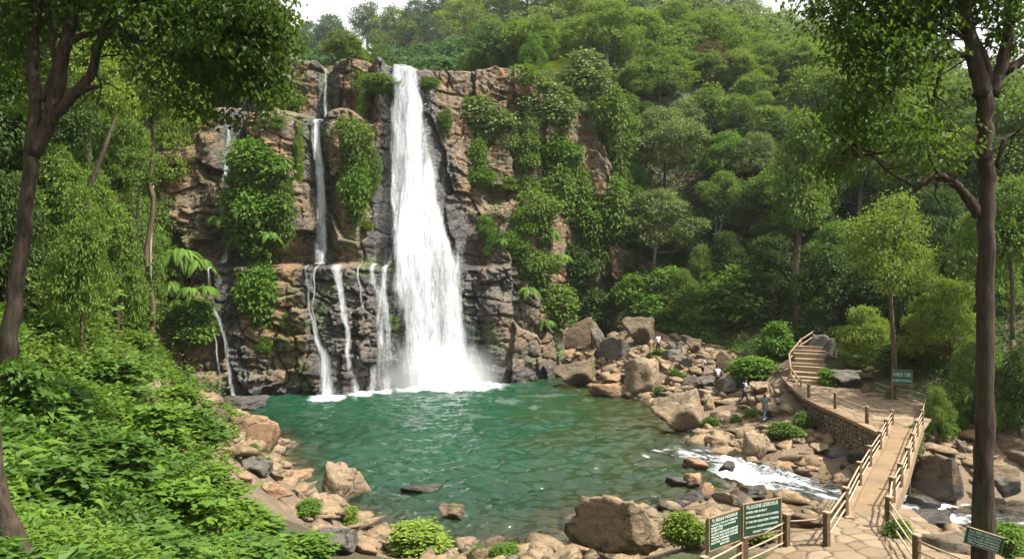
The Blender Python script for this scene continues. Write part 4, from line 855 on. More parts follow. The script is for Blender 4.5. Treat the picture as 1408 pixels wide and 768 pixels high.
for a in [
 # skyline above the falls
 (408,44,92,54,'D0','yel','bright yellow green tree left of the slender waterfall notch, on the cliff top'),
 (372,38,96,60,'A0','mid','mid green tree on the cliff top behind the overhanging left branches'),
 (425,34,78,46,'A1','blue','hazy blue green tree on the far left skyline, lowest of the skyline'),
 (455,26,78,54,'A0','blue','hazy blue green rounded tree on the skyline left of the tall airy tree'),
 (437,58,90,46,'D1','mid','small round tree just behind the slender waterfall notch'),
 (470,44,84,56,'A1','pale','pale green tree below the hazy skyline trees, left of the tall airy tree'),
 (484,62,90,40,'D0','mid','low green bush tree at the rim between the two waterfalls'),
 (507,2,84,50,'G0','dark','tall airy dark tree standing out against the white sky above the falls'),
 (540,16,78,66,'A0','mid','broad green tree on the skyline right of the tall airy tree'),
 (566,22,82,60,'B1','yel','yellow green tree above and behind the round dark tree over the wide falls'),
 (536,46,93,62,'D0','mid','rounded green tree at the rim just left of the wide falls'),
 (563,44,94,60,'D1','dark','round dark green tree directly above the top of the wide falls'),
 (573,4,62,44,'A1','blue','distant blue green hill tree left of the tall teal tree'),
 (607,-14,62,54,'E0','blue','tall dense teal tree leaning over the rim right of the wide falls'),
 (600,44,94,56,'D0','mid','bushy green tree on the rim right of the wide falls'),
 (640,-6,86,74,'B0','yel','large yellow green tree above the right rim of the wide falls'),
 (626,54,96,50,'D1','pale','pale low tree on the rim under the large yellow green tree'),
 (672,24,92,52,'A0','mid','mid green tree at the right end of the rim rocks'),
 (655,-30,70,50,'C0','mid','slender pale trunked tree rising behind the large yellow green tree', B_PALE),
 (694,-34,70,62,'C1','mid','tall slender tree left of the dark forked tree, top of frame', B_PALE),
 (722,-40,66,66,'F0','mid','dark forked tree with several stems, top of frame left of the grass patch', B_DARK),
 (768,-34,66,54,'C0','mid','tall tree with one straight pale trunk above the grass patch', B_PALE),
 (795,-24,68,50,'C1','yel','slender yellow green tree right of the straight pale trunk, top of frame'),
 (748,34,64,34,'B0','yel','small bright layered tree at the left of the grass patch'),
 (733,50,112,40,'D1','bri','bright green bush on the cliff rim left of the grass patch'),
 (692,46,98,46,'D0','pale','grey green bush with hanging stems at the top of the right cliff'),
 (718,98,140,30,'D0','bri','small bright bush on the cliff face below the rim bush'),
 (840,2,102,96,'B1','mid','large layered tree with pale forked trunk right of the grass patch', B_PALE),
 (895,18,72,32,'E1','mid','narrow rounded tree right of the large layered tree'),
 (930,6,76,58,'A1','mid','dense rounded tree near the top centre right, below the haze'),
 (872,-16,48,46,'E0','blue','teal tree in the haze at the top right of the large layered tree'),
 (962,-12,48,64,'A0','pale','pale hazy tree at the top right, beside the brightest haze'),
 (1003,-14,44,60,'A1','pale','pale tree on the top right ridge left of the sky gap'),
 (985,20,74,52,'D1','pale','pale round tree under the ridge in the bright haze'),
 (1032,-6,36,34,'G0','mid','airy small tree on the ridge at the left edge of the right sky gap'),
 (1042,14,74,64,'A0','yel','yellow green tree under the right sky gap'),
 (1082,14,84,60,'E1','mid','tall tree under the middle of the right sky gap', B_PALE),
 (1118,22,90,52,'E0','mid','tree under the right end of the right sky gap'),
 # upper right hillside
 (902,66,152,84,'B0','mid','wide spreading tree below the narrow rounded tree, upper hillside'),
 (976,60,122,44,'A1','red','reddish brown tree among the green ones on the upper hillside'),
 (946,70,118,56,'B1','mid','layered green tree left of the reddish tree'),
 (1012,72,130,60,'A0','yel','yellow green tree right of the reddish tree', B_PALE),
 (1052,62,132,64,'A1','mid','broad green tree in the upper hillside under the ridge trees'),
 (1088,56,140,68,'F0','mid','tree with dark forked limbs showing, upper right hillside', B_DARK),
 (966,124,172,42,'D0','pale','small pale tree below the reddish tree'),
 (1008,134,206,66,'A0','mid','round dark centred tree in the middle of the right hillside'),
 (942,140,214,62,'A1','pale','grey green tree right of the big pale tree top'),
 (1100,114,186,68,'A0','yel','sunlit yellow green rounded tree left of the right overhanging branches'),
 (1142,90,176,58,'E1','yel','tall sunlit tree behind the left tips of the right overhanging branches'),
 (1062,152,206,50,'B0','yel','yellow green layered tree left of the thin tall trunk, mid hillside'),
 (1040,118,172,52,'D1','mid','dark green bushy tree between the reddish tree and the sunlit rounded tree'),
 (872,90,160,50,'A0','mid','green tree between the large layered tree and the wide spreading tree'),
 (862,130,200,48,'D0','mid','bushy tree beside the orange cliff corner'),
 (890,140,200,44,'E0','dark','dark narrow tree behind the big pale tree'),
 # cliff top right
 (808,78,160,50,'D1','pale','grey green shrub tree at the top of the orange cliff corner'),
 (770,100,190,70,'B0','pale','grey green spreading tree on the right cliff ledge with bare stems under it', B_PALE),
 (735,128,196,56,'D0','pale','grey green bush tree at the left of the right cliff ledge'),
 (800,120,180,54,'A1','pale','pale rounded tree leaning over the orange cliff corner'),
 # middle right
 (914,152,300,98,'A0','pale','big pale green tree in the centre of the right hillside', B_DARK),
 (1002,180,276,84,'B1','bri','bright green layered tree right of the big pale tree'),
 (1042,186,296,66,'A1','pale','grey green tree right of the bright layered tree', B_PALE),
 (986,236,352,60,'F0','mid','tree with leaning forked pale trunk over the dark forest floor', B_PALE),
 (868,212,300,58,'D0','bri','bright green bushy tree left of the big pale tree'),
 (838,232,330,66,'D1','mid','bushy green tree at the foot of the orange cliff corner'),
 (906,262,380,112,'B0','pale','pale umbrella tree with two thin trunks above the green slope', B_PALE),
 (812,296,392,66,'A1','mid','green tree right of the lower cliff, beside the ferny ledge'),
 (1068,226,350,76,'A0','mid','mid green tree left of the thin tall trunk', B_PALE),
 (1102,150,446,84,'C0','mid','thin tall tree with long bare brown trunk, right of centre'),
 (1128,196,352,64,'C1','dark','slim dark tree just right of the thin tall bare trunk', B_PALE),
 (1064,292,366,66,'B1','mid','layered green tree in shade left of the thin tall trunk'),
 (1058,326,420,76,'D0','dark','dark green bushy tree in the shade behind the bright bush tree'),
 (1152,308,418,80,'A1','bri','bright green tree just right of the thin tall bare trunk'),
 (1002,322,408,54,'D1','dark','dark bush tree under the leaning forked trunk'),
 (966,338,410,44,'D0','mid','small green bush tree right of the pale umbrella tree'),
 (940,372,440,50,'D1','mid','green bush right of the bright green slope, under the umbrella tree'),
 (860,330,420,60,'D0','dark','dark bushy tree above the bright green slope'),
 # near walkway
 (1190,424,506,76,'D1','yel','yellow green bush tree above the stone stairs'),
 (1300,384,548,104,'B0','yel','sunlit leafy tree between terrace sign and right hand trunk'),
 (1392,250,556,116,'A1','mid','green tree right of the right hand trunk'),
 (1260,190,330,96,'A0','mid','mid green tree behind the light tree with the split trunk'),
 (1180,150,310,80,'E1','mid','tall mid green tree behind the right overhanging branches, left one', B_PALE),
 (1225,120,260,84,'A1','yel','sunlit tree behind the right overhanging branches, right one'),
 (1330,180,330,104,'A0','yel','yellow green tree seen left of the right hand trunk behind its low branch'),
 (1400,120,330,100,'E0','mid','tall green tree at the right edge behind the right hand trunk'),
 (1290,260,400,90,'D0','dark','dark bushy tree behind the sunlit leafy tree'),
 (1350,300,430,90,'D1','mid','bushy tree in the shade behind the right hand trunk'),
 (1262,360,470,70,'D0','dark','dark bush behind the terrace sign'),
 (1140,392,460,60,'D1','dark','dark bush above the handrail of the stairs'),
 (1340,470,590,84,'D0','mid','leafy bush hanging over the stream bank behind the right hand trunk'),
 (1402,480,610,70,'D1','dark','dark leafy bush at the right edge above the stream'),
 (1290,540,606,44,'D1','mid','low leafy bush at the right end of the terrace fence'),
 (1150,190,270,60,'A1','mid','green tree filling the gap right of the sunlit rounded tree'),
 # left forest
 (206,60,268,112,'B0','yel','large sunlit yellow green layered tree in the left forest', B_BRN, 50),
 (120,50,252,104,'A1','yel','yellow green tree behind the left forked trunk', B_BRN, 40),
 (258,112,310,92,'B1','yel','sunlit layered tree leaning toward the far left trickle', B_BRN,74),
 (160,160,344,100,'B0','mid','mid green tree below the large sunlit tree in the left forest', B_DARK, 44),
 (118,236,410,96,'A0','mid','leafy green tree right of the left forked trunk', B_BRN, 38),
 (58,90,300,118,'A1','dark','dark tree behind the left forked trunk', B_BRN, 34),
 (0,20,360,130,'E0','dark','dark tree filling the left edge of the frame', B_BRN, 32),
 (8,240,430,110,'D0','dark','dark bushy tree at the left edge under the dark trees', B_BRN, 29),
 (210,232,366,96,'D1','mid','bushy green tree above the big ferns', B_BRN,71),
 (262,206,330,64,'D0','yel','bright bushy tree beside the far left trickle, below the leaning tree', B_BRN,73.5),
 (300,50,150,84,'A0','mid','green tree behind the overhanging left branches, nearer the cliff'),
 (250,30,150,90,'A1','dark','dark tree behind the overhanging left branches'),
 (180,-10,170,110,'E1','mid','tall green tree behind the left branches, top left'),
 (70,-40,200,120,'E0','dark','tall dark tree in the top left corner'),
 (232,170,330,80,'A0','yel','sunlit rounded tree between the large sunlit tree and the cliff, left forest',B_BRN,71),
 (180,270,380,80,'A1','mid','green rounded tree above the ferns, left forest',B_BRN,67),
 (60,200,400,100,'A0','mid','green tree seen through the fork of the left trunk',B_BRN,33),
 (285,250,345,48,'D1','mid','small bush tree hugging the far left trickle',B_BRN,74),
 (140,110,300,90,'E1','mid','tall green tree between the left trunk and the large sunlit tree',B_BRN,46),
 (112,262,440,84,'D1','mid','bushy tree in front of the slanting dark trunk, left forest',B_BRN,26),
 (160,296,430,70,'D0','mid','small bush tree in front of the thin trunks of the left forest',B_BRN,39),
 (100,290,430,110,'D0','mid','wide bushy tree low in the left forest, right of the left trunk',B_BRN,43),
 (36,320,440,90,'D1','dark','dark bushy growth at the foot of the left trunk',B_BRN,31),
 (150,326,440,80,'A0','mid','low leafy tree below the slanting dark trunk, left forest',B_BRN,50),
 (196,300,400,60,'D1','mid','bush tree just above the ferns at far left',B_BRN,64),
 (340,60,122,60,'D1','yel','bright bushy tree above the far left trickle'),
 (150,330,420,70,'D0','dark','dark bush left of the big ferns', B_BRN, 54),
 (80,330,440,80,'D1','mid','bushy tree just right of the left trunk foot', B_BRN, 34),
 ]: tree(*a)
X_ = tree(1230,262,528,112,'G0','yel','light green airy tree with split brown trunk beside the terrace sign', B_BRN, Y=50)
# ------------------------------------------------------------------ shrubs on the cliff and banks
r = np.random.default_rng(400)
def shrub_arch(seed, nl, n, ls, hang=False, sp=.12):
    r = np.random.default_rng(seed); L = []
    for k in range(nl):
        a = r.random() * 6.28; z = r.random(); rad = .62 * math.sqrt(r.random()) * (1 - .5 * z if not hang else .6 + .4 * z)
        s = r.uniform(.22, .38); L.append((rad * math.cos(a), rad * math.sin(a) * .8, -1 + 2 * z * .85 + .2, s * 1.2, s, s))
    return foliage('foliage', r, L, n, ls, 8, sp, .5, .45, .55)
SH = [shrub_arch(500 + k, 13, 3600, .15) for k in range(3)] + [shrub_arch(510 + k, 16, 3600, .15, True) for k in range(3)]
BIG = [shrub_arch(520 + k, 14, 1700, .24, sp=.14) for k in range(3)]
def put_shrub(c, w, h, dp, me, mat, label, name='shrub', cat='shrub', group=None, rz=0.):
    o = link(name, me)
    if not me.materials: me.materials.append(LM['mid'])
    o.material_slots[0].link = 'OBJECT'; o.material_slots[0].material = LM[mat]
    o.location = c; o.scale = (w / 1.8, dp / 1.6, h / 2.2); o.rotation_euler = (0, 0, rz); tag(o, label, cat, group); return o
def cliff_shrub(px, py, w, h, k, mat, label, out=.5, name='shrub', cat='shrub'):
    Y = 76.
    for _ in range(12):
        X = (px - CX) / F * Y; z = CAMZ - (py - CY) / F * Y; Y = float(Yface(np.array([X]), np.array([z]))[0]) - out
    put_shrub((X, Y, z), w * Y / F * 1.1, h * Y / F * 1.1, min(w, h) * Y / F * .8, SH[k], mat, label, name, cat)
for a in [
 (355,232,78,80,0,'bri','upper bushy half of the tall hanging greenery right of the thin upper trickle'),
 (350,308,84,84,3,'bri','lower bushy half of the tall hanging greenery, above the ledge'),
 (385,290,40,90,4,'mid','narrow hanging greenery on the right flank of the tall hanging greenery'),
 (350,405,58,84,4,'bri','hanging bush on the lower wall right of the narrow lower trickle'),
 (362,478,28,24,1,'bri','small tuft on the lower wall under the hanging bush'),
 (398,455,20,44,5,'bri','thin upright tuft on the lower wall near the curved cascade'),
 (264,446,76,62,2,'bri','leafy bush draped over the dark lower rock at far left'),
 (215,440,50,40,1,'mid','small leafy bush on top of the dark lower rock at far left'),
 (488,205,48,70,3,'mid','olive green hanging shrub between the two main waterfalls, upper'),
 (486,262,44,80,4,'bri','bright hanging shrub between the two main waterfalls, lower'),
 (512,232,26,60,5,'mid','slim hanging shrub touching the left side of the wide falls'),
 (496,130,24,62,5,'mid','tall tuft on the top block between the notches'),
 (524,114,48,26,0,'mid','flat shrub on the top block left of the wide falls notch'),
 (396,142,46,30,1,'mid','low shrub on the step below the top left block'),
 (411,212,15,84,5,'yel','thin vertical strip of greenery left of the slender waterfall'),
 (374,170,40,18,2,'mid','small tuft on the brown face under the step, left'),
 (586,116,40,16,1,'mid','flat tuft on the rock right of the wide falls notch'),
 (612,166,20,34,4,'mid','small tuft on the dark rock right of the upper wide falls'),
 (666,166,74,66,0,'pale','round pale green shrub on the right cliff face'),
 (690,186,44,50,2,'pale','pale shrub hugging the right side of the round pale shrub'),
 (654,212,30,46,4,'bri','bright narrow tuft below the round pale shrub'),
 (652,246,64,24,1,'bri','low bright bush on the ledge right of the wide falls'),
 (690,254,46,18,2,'mid','low bush at the right of the low bright bush on the ledge'),
 (672,324,26,50,5,'bri','hanging tuft on the lower right cliff near the falls'),
 (706,338,38,40,0,'bri','bright bush on the lower right cliff'),
 (728,116,56,52,0,'mid','green bush on the rim of the right cliff, left of the bright rim bush'),
 (758,156,76,60,1,'pale','grey green bush between the right cliff ledge and the rim'),
 (722,212,46,50,2,'mid','green bush on the right cliff between the round pale shrub and the domed bright bush'),
 (800,300,60,60,1,'bri','bright bush under the orange cliff corner, beside the ferny ledge'),
 (850,170,50,70,0,'mid','green bush covering the right end of the cliff top'),
 (722,306,40,40,2,'bri','small bright bush above the bright bush on the lower right cliff'),
 (800,110,80,60,1,'pale','grey green bush crowning the top of the orange cliff corner'),
 (835,150,50,70,4,'mid','hanging greenery on the right edge of the orange cliff corner'),
 (846,215,50,80,3,'mid','deep green hanging bush right of the orange cliff corner'),
 (832,280,60,80,4,'mid','green hanging growth below the orange cliff corner'),
 (850,330,50,60,0,'dark','dark bush at the right end of the lower cliff'),
 (745,150,70,50,0,'pale','grey green bush on the right cliff ledge, left of the spreading tree'),
 (812,330,60,70,3,'mid','hanging greenery under the green growth of the cliff corner'),
 (722,262,40,30,1,'mid','small leafy bush on the light ledge of the right cliff'),
 (768,212,60,62,0,'bri','domed bright bush in the cleft left of the orange cliff corner'),
 (762,262,56,80,4,'mid','hanging greenery under the domed bright bush'),
 (742,300,54,60,3,'mid','green bush above the ferny ledge on the right cliff'),
 (790,262,44,70,4,'mid','hanging greenery at the foot of the orange cliff corner'),
 (738,376,60,54,3,'mid','leafy bush on the lower right cliff below the ferny ledge'),
 (764,420,58,54,4,'mid','lowest leafy bush on the right cliff, above the boulders'),
 (790,372,60,70,0,'dark','dark bush right of the leafy bush on the lower right cliff'),
 (812,426,54,50,2,'dark','dark bush above the slanting dark slab'),
 (726,176,34,36,1,'pale','grey green tuft on the right cliff below the rim'),
 (536,445,26,18,2,'mid','mossy tuft on the lower wall left of the wide falls'),
 (505,312,18,14,1,'yel','tiny tuft at the foot of the hanging shrub beside the wide falls'),
 ]: cliff_shrub(*a)
def ground_shrub(px, pb, w, h, k, mat, label, big=False, lift=0., Y=None, name='shrub', cat='shrub'):
    p = hit(px, pb) if Y is None else np.array([(px - CX) / F * Y, Y, CAMZ - (pb - CY) / F * Y])
    Yc = p[1]; put_shrub((p[0], Yc + w * Yc / F * .3, p[2] + h * Yc / F * .45 + lift), w * Yc / F * 1.1, h * Yc / F * 1.1, w * Yc / F * .9, (BIG if big else SH)[k], mat, label, name, cat, rz=px * .37)
for a in [
 (1028,452,122,92,0,'bri','large rounded bright green bush at the forest edge above the scree'),
 (870,436,60,52,1,'bri','bright green creeper mound at the top of the slope right of the falls'),
 (918,420,62,50,2,'bri','leafy mound at the foot of the pale umbrella tree'),
 (838,450,50,36,0,'bri','bright low growth on the slope above the grey boulder'),
 (905,452,70,40,1,'bri','bright low growth beside the tall dark brown boulder'),
 (966,466,60,40,2,'mid','green bush behind the top of the rock pile'),
 (1040,524,74,34,0,'bri','wide low bright bush patch behind the hikers'),
 (1072,500,60,50,1,'bri','green bush left of the stone stairs'),
 (1010,450,60,40,2,'mid','green bush under the large rounded bush'),
 (932,524,20,14,0,'bri','small round bush on the scree below the rock pile'),
 (1014,586,22,14,1,'bri','small bush left of the long haired hiker'),
 (1034,584,22,20,2,'mid','small upright bush just left of the long haired hiker'),
 (1086,610,44,28,0,'mid','bush at the foot of the retaining wall, left'),
 (1112,596,34,24,1,'mid','bush at the foot of the retaining wall, right'),
 (1146,534,36,24,2,'bri','low green bush on the terrace at the foot of the stairs'),
 (976,590,26,16,0,'mid','small bush at the right flank of the leaning boulder'),
 (908,546,18,12,1,'mid','tiny bush at the shore left of the leaning boulder'),
 (905,492,26,12,2,'yel','tuft of grass at the feet of the man in the white shirt'),
 (950,762,62,52,0,'yel','bright bush between the huge front boulder and the left sign board'),
 (1045,750,70,26,1,'yel','bright low bush under the right sign board'),
 (572,768,96,38,2,'yel','bright yellow green bush at the bottom edge in front of the pool'),
 (698,772,46,20,0,'bri','small bright bush at the bottom edge beside the tan stone'),
 (660,772,40,14,1,'bri','small tuft at the bottom edge below the flat brown rock'),
 (1260,628,34,40,2,'mid','leafy plant under the right side of the terrace'),
 (1316,606,44,34,0,'mid','leafy bush beside the orange rock on the right bank'),
 (1240,756,44,34,1,'mid','green bush right of the near bridge end'),
 (1395,772,60,44,2,'bri','bright bush in the bottom right corner'),
 (420,712,44,20,0,'bri','light green bush in front of the big tan boulder'),
 (345,642,26,26,1,'mid','small bush between the slabs on the left shore'),
 (478,724,30,24,2,'yel','yellow green bush below the big tan boulder, at its right'),
 (1226,562,20,24,0,'yel','small plant at the foot of the terrace sign'),
 (1225,470,66,44,1,'dark','dark bush in the shade behind the split brown trunk'),
 (1246,520,60,44,2,'dark','dark bush right behind the terrace sign'),
 (1170,478,50,30,0,'mid','green bush behind the large grey boulder by the stairs'),
 (1300,520,80,60,1,'mid','green bush below the sunlit leafy tree'),
 ]: ground_shrub(*a)
for a in [
 (250,600,90,40,0,'near','leafy plant at the right edge of the leafy bank, beside the layered rocks'),
 (215,560,80,36,1,'fine','yellow green plant on the leafy bank just below the dark lower rock'),
 (120,540,110,50,2,'near','broad leaved plant in the upper middle of the left slope'),
 (190,610,120,56,0,'bri','largest leaved plant in the middle of the left slope'),
 (50,570,110,56,1,'near','broad leaved plant at the left edge of the slope, upper'),
 (265,680,100,40,2,'fine','yellow green plant on the left slope beside the small boulders'),
 (320,730,100,40,0,'fine','yellow green plant on the bank left of the smooth dark grey boulder'),
 (400,768,90,36,1,'bri','leafy plant at the bottom edge left of the smooth dark grey boulder'),
 (120,660,140,64,2,'near','broad leaved plant in the lower middle of the left slope'),
 (220,720,140,60,0,'bri','broad leaved plant in the lower right of the left slope'),
 (310,785,140,50,1,'near','broad leaved plant at the bottom edge of the left slope'),
 (50,690,140,70,2,'near','broad leaved plant beside the bent branch in the lower left corner'),
 (170,785,150,64,0,'near','broad leaved plant at the bottom edge, middle of the left slope'),
 (16,590,100,96,0,'near','tall leafy plant hiding the foot of the left forked trunk'),
 (170,480,60,30,1,'fine','leafy plant above the brown rock on the left slope'),
 (60,448,120,84,1,'mid','wide green shrub between the left trunk and the low leafy bank'),
 (140,440,110,80,0,'dark','dark shrub right of the wide green shrub behind the leafy bank'),
 (190,452,80,64,2,'mid','green shrub at the left of the dark lower rock'),
 (40,475,70,44,2,'near','leafy plant at the foot of the left trunk'),
 ]: ground_shrub(*a, big=True, lift=-.25, name='leafy_plant', cat='plant')
# ferns on the ledge at left
def fern_mesh(seed, nf=22, L=1.0):
    r = np.random.default_rng(seed); V, T = [], []
    for k in range(nf):
        a = -math.pi / 2 + (r.random() - .5) * 4.6; el = r.uniform(.15, .9); ln = L * r.uniform(.75, 1.15); d = np.array([math.cos(a), math.sin(a), 0])
        t = np.linspace(0., 1, 28); rach = d * (t * ln * .8)[:, None] + np.array([0, 0, 1]) * (el * t * ln * .7 - 1.0 * t ** 2.2 * ln * .9)[:, None]
        tg = np.gradient(rach, axis=0); tg /= np.linalg.norm(tg, axis=1, keepdims=True); sd_ = np.cross(tg, [0, 0, 1.]); sd_ /= np.linalg.norm(sd_, axis=1, keepdims=True); up = np.cross(sd_, tg)
        wl = ln * .17 * np.sin(np.pi * np.clip(t * .92 + .08, 0, 1)) ** .7 + .01
        for s in (-1, 1):
            V.append(leaf_quads(rach, up, sd_ * s + tg * .5 - up * .2, wl * 1.1, .34)); T.append(np.full(28, r.random()))
    V = np.concatenate(V); return mesh_np('fronds', V, np.arange(len(V)).reshape(-1, 4), False, {'tint': ('FACE', np.concatenate(T))})
FERN = [fern_mesh(600 + k) for k in range(3)]
def fern(px, py, sz, k, label, mat='fern', Y=None):
    if Y is None:
        Y = 70.
        for _ in range(10):
            X = (px - CX) / F * Y; z = CAMZ - (py - CY) / F * Y; Y = float(Yface(np.array([X]), np.array([z]))[0]) - (.6 if px > 310 else 2.4)
    X = (px - CX) / F * Y; z = CAMZ - (py - CY) / F * Y; zz = gz(np.array([X]), np.array([Y]))[0]
    o = link('fern', FERN[k]); 
    if not FERN[k].materials: FERN[k].materials.append(LM['fern'])
    o.material_slots[0].link = 'OBJECT'; o.material_slots[0].material = LM[mat]
    o.location = (X, Y, z); s = sz * .78 * Y / F; o.scale = (s, s, s); o.rotation_euler = (0, 0, (px % 7 - 3) * .12); tag(o, label, 'fern')
for a in [
 (250,348,56,0,'largest bright fern spilling over the far left ledge'), (215,352,50,1,'bright fern left of the largest fern on the far left ledge'), (275,360,44,2,'bright fern at the right end of the far left ledge, beside the trickle'),
 (182,360,46,2,'fern at the left end of the far left ledge'), (236,388,40,1,'fern hanging under the largest fern on the far left ledge'), (160,404,44,0,'fern below the left end of the far left ledge'),
 (195,412,40,1,'fern low on the left, above the dark lower rock'), (225,424,36,2,'small fern at the top edge of the dark lower rock'), (262,398,34,0,'fern just above the leafy bush on the dark lower rock'),
 (205,378,40,0,'fern under the bright fern on the far left ledge'), (172,386,34,2,'small fern low at the left end of the far left ledge'), (285,395,30,1,'small fern right of the leafy bush top on the dark lower rock'), (240,415,34,2,'fern between the hanging fern and the leafy bush on the dark lower rock'),
 (330,322,34,1,'fern at the left foot of the tall hanging greenery'), (372,322,30,2,'fern at the right foot of the tall hanging greenery'), (345,360,26,0,'fern at the lip of the ledge above the hanging bush'),
 (755,318,32,1,'pale fern on the ferny ledge of the right cliff'), (772,352,30,0,'yellowish fern on the ferny ledge of the right cliff, lower'), (728,398,30,2,'fern on the lower right cliff beside the leafy bush'), (690,330,22,1,'small fern left of the bright bush on the lower right cliff'),
 (752,442,26,0,'fern above the massive dark rock at the cliff foot'), (300,300,30,2,'fern between the two left trickles'),
 ]: fern(*a)
# ------------------------------------------------------------------ growth nobody could count
def scatter(name, label, X, Y, Z, nl, size, spread, hgt, mat, seed, droop=.3, asp=.52):
    r = np.random.default_rng(seed); n = len(X); c = np.stack([X, Y, Z], -1)
    sz = np.broadcast_to(size, (n,))
    base = np.repeat(c, nl, 0); s = np.repeat(sz, nl); h = np.repeat(hgt, nl)
    a = r.random(n * nl) * 6.283; rad = np.sqrt(r.random(n * nl)) * np.repeat(np.broadcast_to(spread, (n,)), nl)
    pos = base + np.stack([np.cos(a) * rad, np.sin(a) * rad, h * (r.random(n * nl) ** .6)], -1)
    out = np.stack([np.cos(a), np.sin(a), r.uniform(-droop, .55, n * nl)], -1) + .4 * unit(r, n * nl)
    nr = np.array([0, 0, 1.]) + unit(r, n * nl) * .5
    V = leaf_quads(pos, nr, out, s * r.uniform(.65, 1.3, n * nl), asp, .45)
    t = np.clip(np.repeat(r.random(n), nl) * .6 + r.random(n * nl) * .4, 0, 1)
    me = mesh_np(name, V, np.arange(len(V)).reshape(-1, 4), False, {'tint': ('FACE', t)})
    o = link(name, me, LM[mat]); return struct(o, 'stuff', label)
r = np.random.default_rng(77)
# leafy bank on the left: denser and smaller with distance
n = 20000
Y = 6 + 62 * r.random(n) ** 1.25; X = r.uniform(-.78, -.06, n) * Y - .5
Z = gz(X, Y); 
SHORE = np.array([hit(*q)[:2] for q in ((222, 545), (244, 606), (270, 664), (318, 716), (392, 742), (430, 772))]); SHORE = np.r_[SHORE, SHORE[-1:] + [[1, -8]]]
vis = (X > -34) & (X < np.interp(-Y, -SHORE[:, 1], SHORE[:, 0]) + 1.3 + .5 * vnoise(X, Y, s=5)) & (Z > .8)
X, Y, Z = X[vis], Y[vis], Z[vis]
pn = fbm(X * .28, Y * .28, o=3, s=202); hump = .10 + .42 * np.clip(.45 + fbm(X * .55, Y * .55, o=3, s=200), 0, 1.2)
gap = vnoise(X * .7, Y * .7, s=203) > -.44
for nm, msk, nl, sz, mt, lab, sd_ in (('a', (pn < .12) & gap, 9, np.clip(.30 - .012 * (Y - 8) + .010 * np.maximum(0, Y - 16), .19, .30), 'near', 'broad leaved green plants covering much of the left slope', 78), ('b', (pn >= .12) & gap, 18, np.clip(.085 + .004 * Y, .11, .22), 'fine', 'finer yellow green growth in patches on the left slope', 79), ('c', np.random.default_rng(3).random(len(X)) < .14, 7, np.clip(.24 + .006 * Y, .26, .36), 'bri', 'scattered longer leaved plants on the left slope', 80)):
    scatter('bank_plants', lab, X[msk], Y[msk], Z[msk], nl, (sz * (.75 + .5 * np.clip(.5 + vnoise(X * .3, Y * .3, s=201), 0, 1)))[msk], .40 if nm != 'c' else .3, ((hump * np.clip(.35 + (np.interp(-Y, -SHORE[:, 1], SHORE[:, 0]) - X) * .22, .14, 1)) + (.14 if nm == 'c' else 0))[msk], mt, sd_, .3, {'a': .5, 'b': .6, 'c': .3}[nm])
# hillside undergrowth
def hill(n, x0, x1, y0, y1, seed, cond=None):
    r = np.random.default_rng(seed); X = r.uniform(x0, x1, n); Y = r.uniform(y0, y1, n); Z = gz(X, Y)
    k = (soil_f(X, Y, Z) > .5) & (abs(X / Y) < .78)
    k &= ~((X > -40) & (X < 13) & (Y > Y0(X) - 3) & (Y < Y0(X) + 16) & (Y > 60))
    k &= ~((X > -14.5) & (X < -8.5) & (Y > 80) & (Y < 106)); k &= ~((X > -21.4) & (X < -18.4) & (Y > 78) & (Y < 100))
    k &= ~inpoly(X, Y, GRASSY); k &= ~inpoly(X, Y, [(-38, 50), (-26, 40), (-21, 30), (-8, 30), (-14, 72), (-39, 70)])
    if cond is not None: k &= cond(X, Y, Z)
    return X[k], Y[k], Z[k]
GRASSY = [(6, 104), (12, 106), (16, 112), (12, 120), (4, 118)]
WALKZONE = [(7, 17), (14, 17), (13, 24), (25, 42), (30, 50), (30, 56), (28, 60), (26.5, 68), (23, 66), (20.5, 52), (19, 40), (10, 23)]
X, Y, Z = hill(30000, 6, 80, 40, 112, 301, lambda x, y, z: ~inpoly(x, y, WALKZONE))
hg = .4 + 2.6 * np.clip(fbm(X * .22, Y * .22, o=3, s=210) + .25, 0, 1.2) * sstep(60, 75, Y)
scatter('undergrowth', 'green undergrowth covering the forest floor on the right hillside', X, Y, Z, 8, .34, .75, hg, 'dark', 302)  # dark leaf colour stands in for shade on the floor between trees
X, Y, Z = hill(16000, -60, -14, 38, 130, 303)
hg = .5 + 2.8 * np.clip(fbm(X * .22, Y * .22, o=3, s=211) + .25, 0, 1.2)
scatter('undergrowth', 'green undergrowth covering the left hillside', X, Y, Z, 8, .36, .8, hg, 'dark', 304)  # same darkened leaves, painting the shaded gaps of the left hill
# the bright creeping growth right of the falls
X, Y, Z = hill(5000, 8, 22, 74, 96, 305)
scatter('ground_cover', 'bright green creeping growth on the slope right of the falls', X, Y, Z, 8, .3, .5, np.full(len(X), .45), 'bri', 306)
X, Y, Z = hill(2600, 17, 24, 55, 78, 307, lambda x, y, z: ~inpoly(x, y, WALKZONE))
scatter('ground_cover', 'bright green low growth beside the stairs and scree', X, Y, Z, 8, .26, .45, np.full(len(X), .4), 'bri', 308)
# grass patch on the rim
r = np.random.default_rng(9); X = r.uniform(3, 17, 9000); Y = r.uniform(103, 121, 9000); k = inpoly(X, Y, GRASSY); X, Y = X[k], Y[k]; Z = gz(X, Y)
scatter('grass', 'bright yellow green grass patch on the rim above the right cliff', X, Y, Z, 8, .4, .3, np.full(len(X), .12), 'yel', 310, -.5, .16)
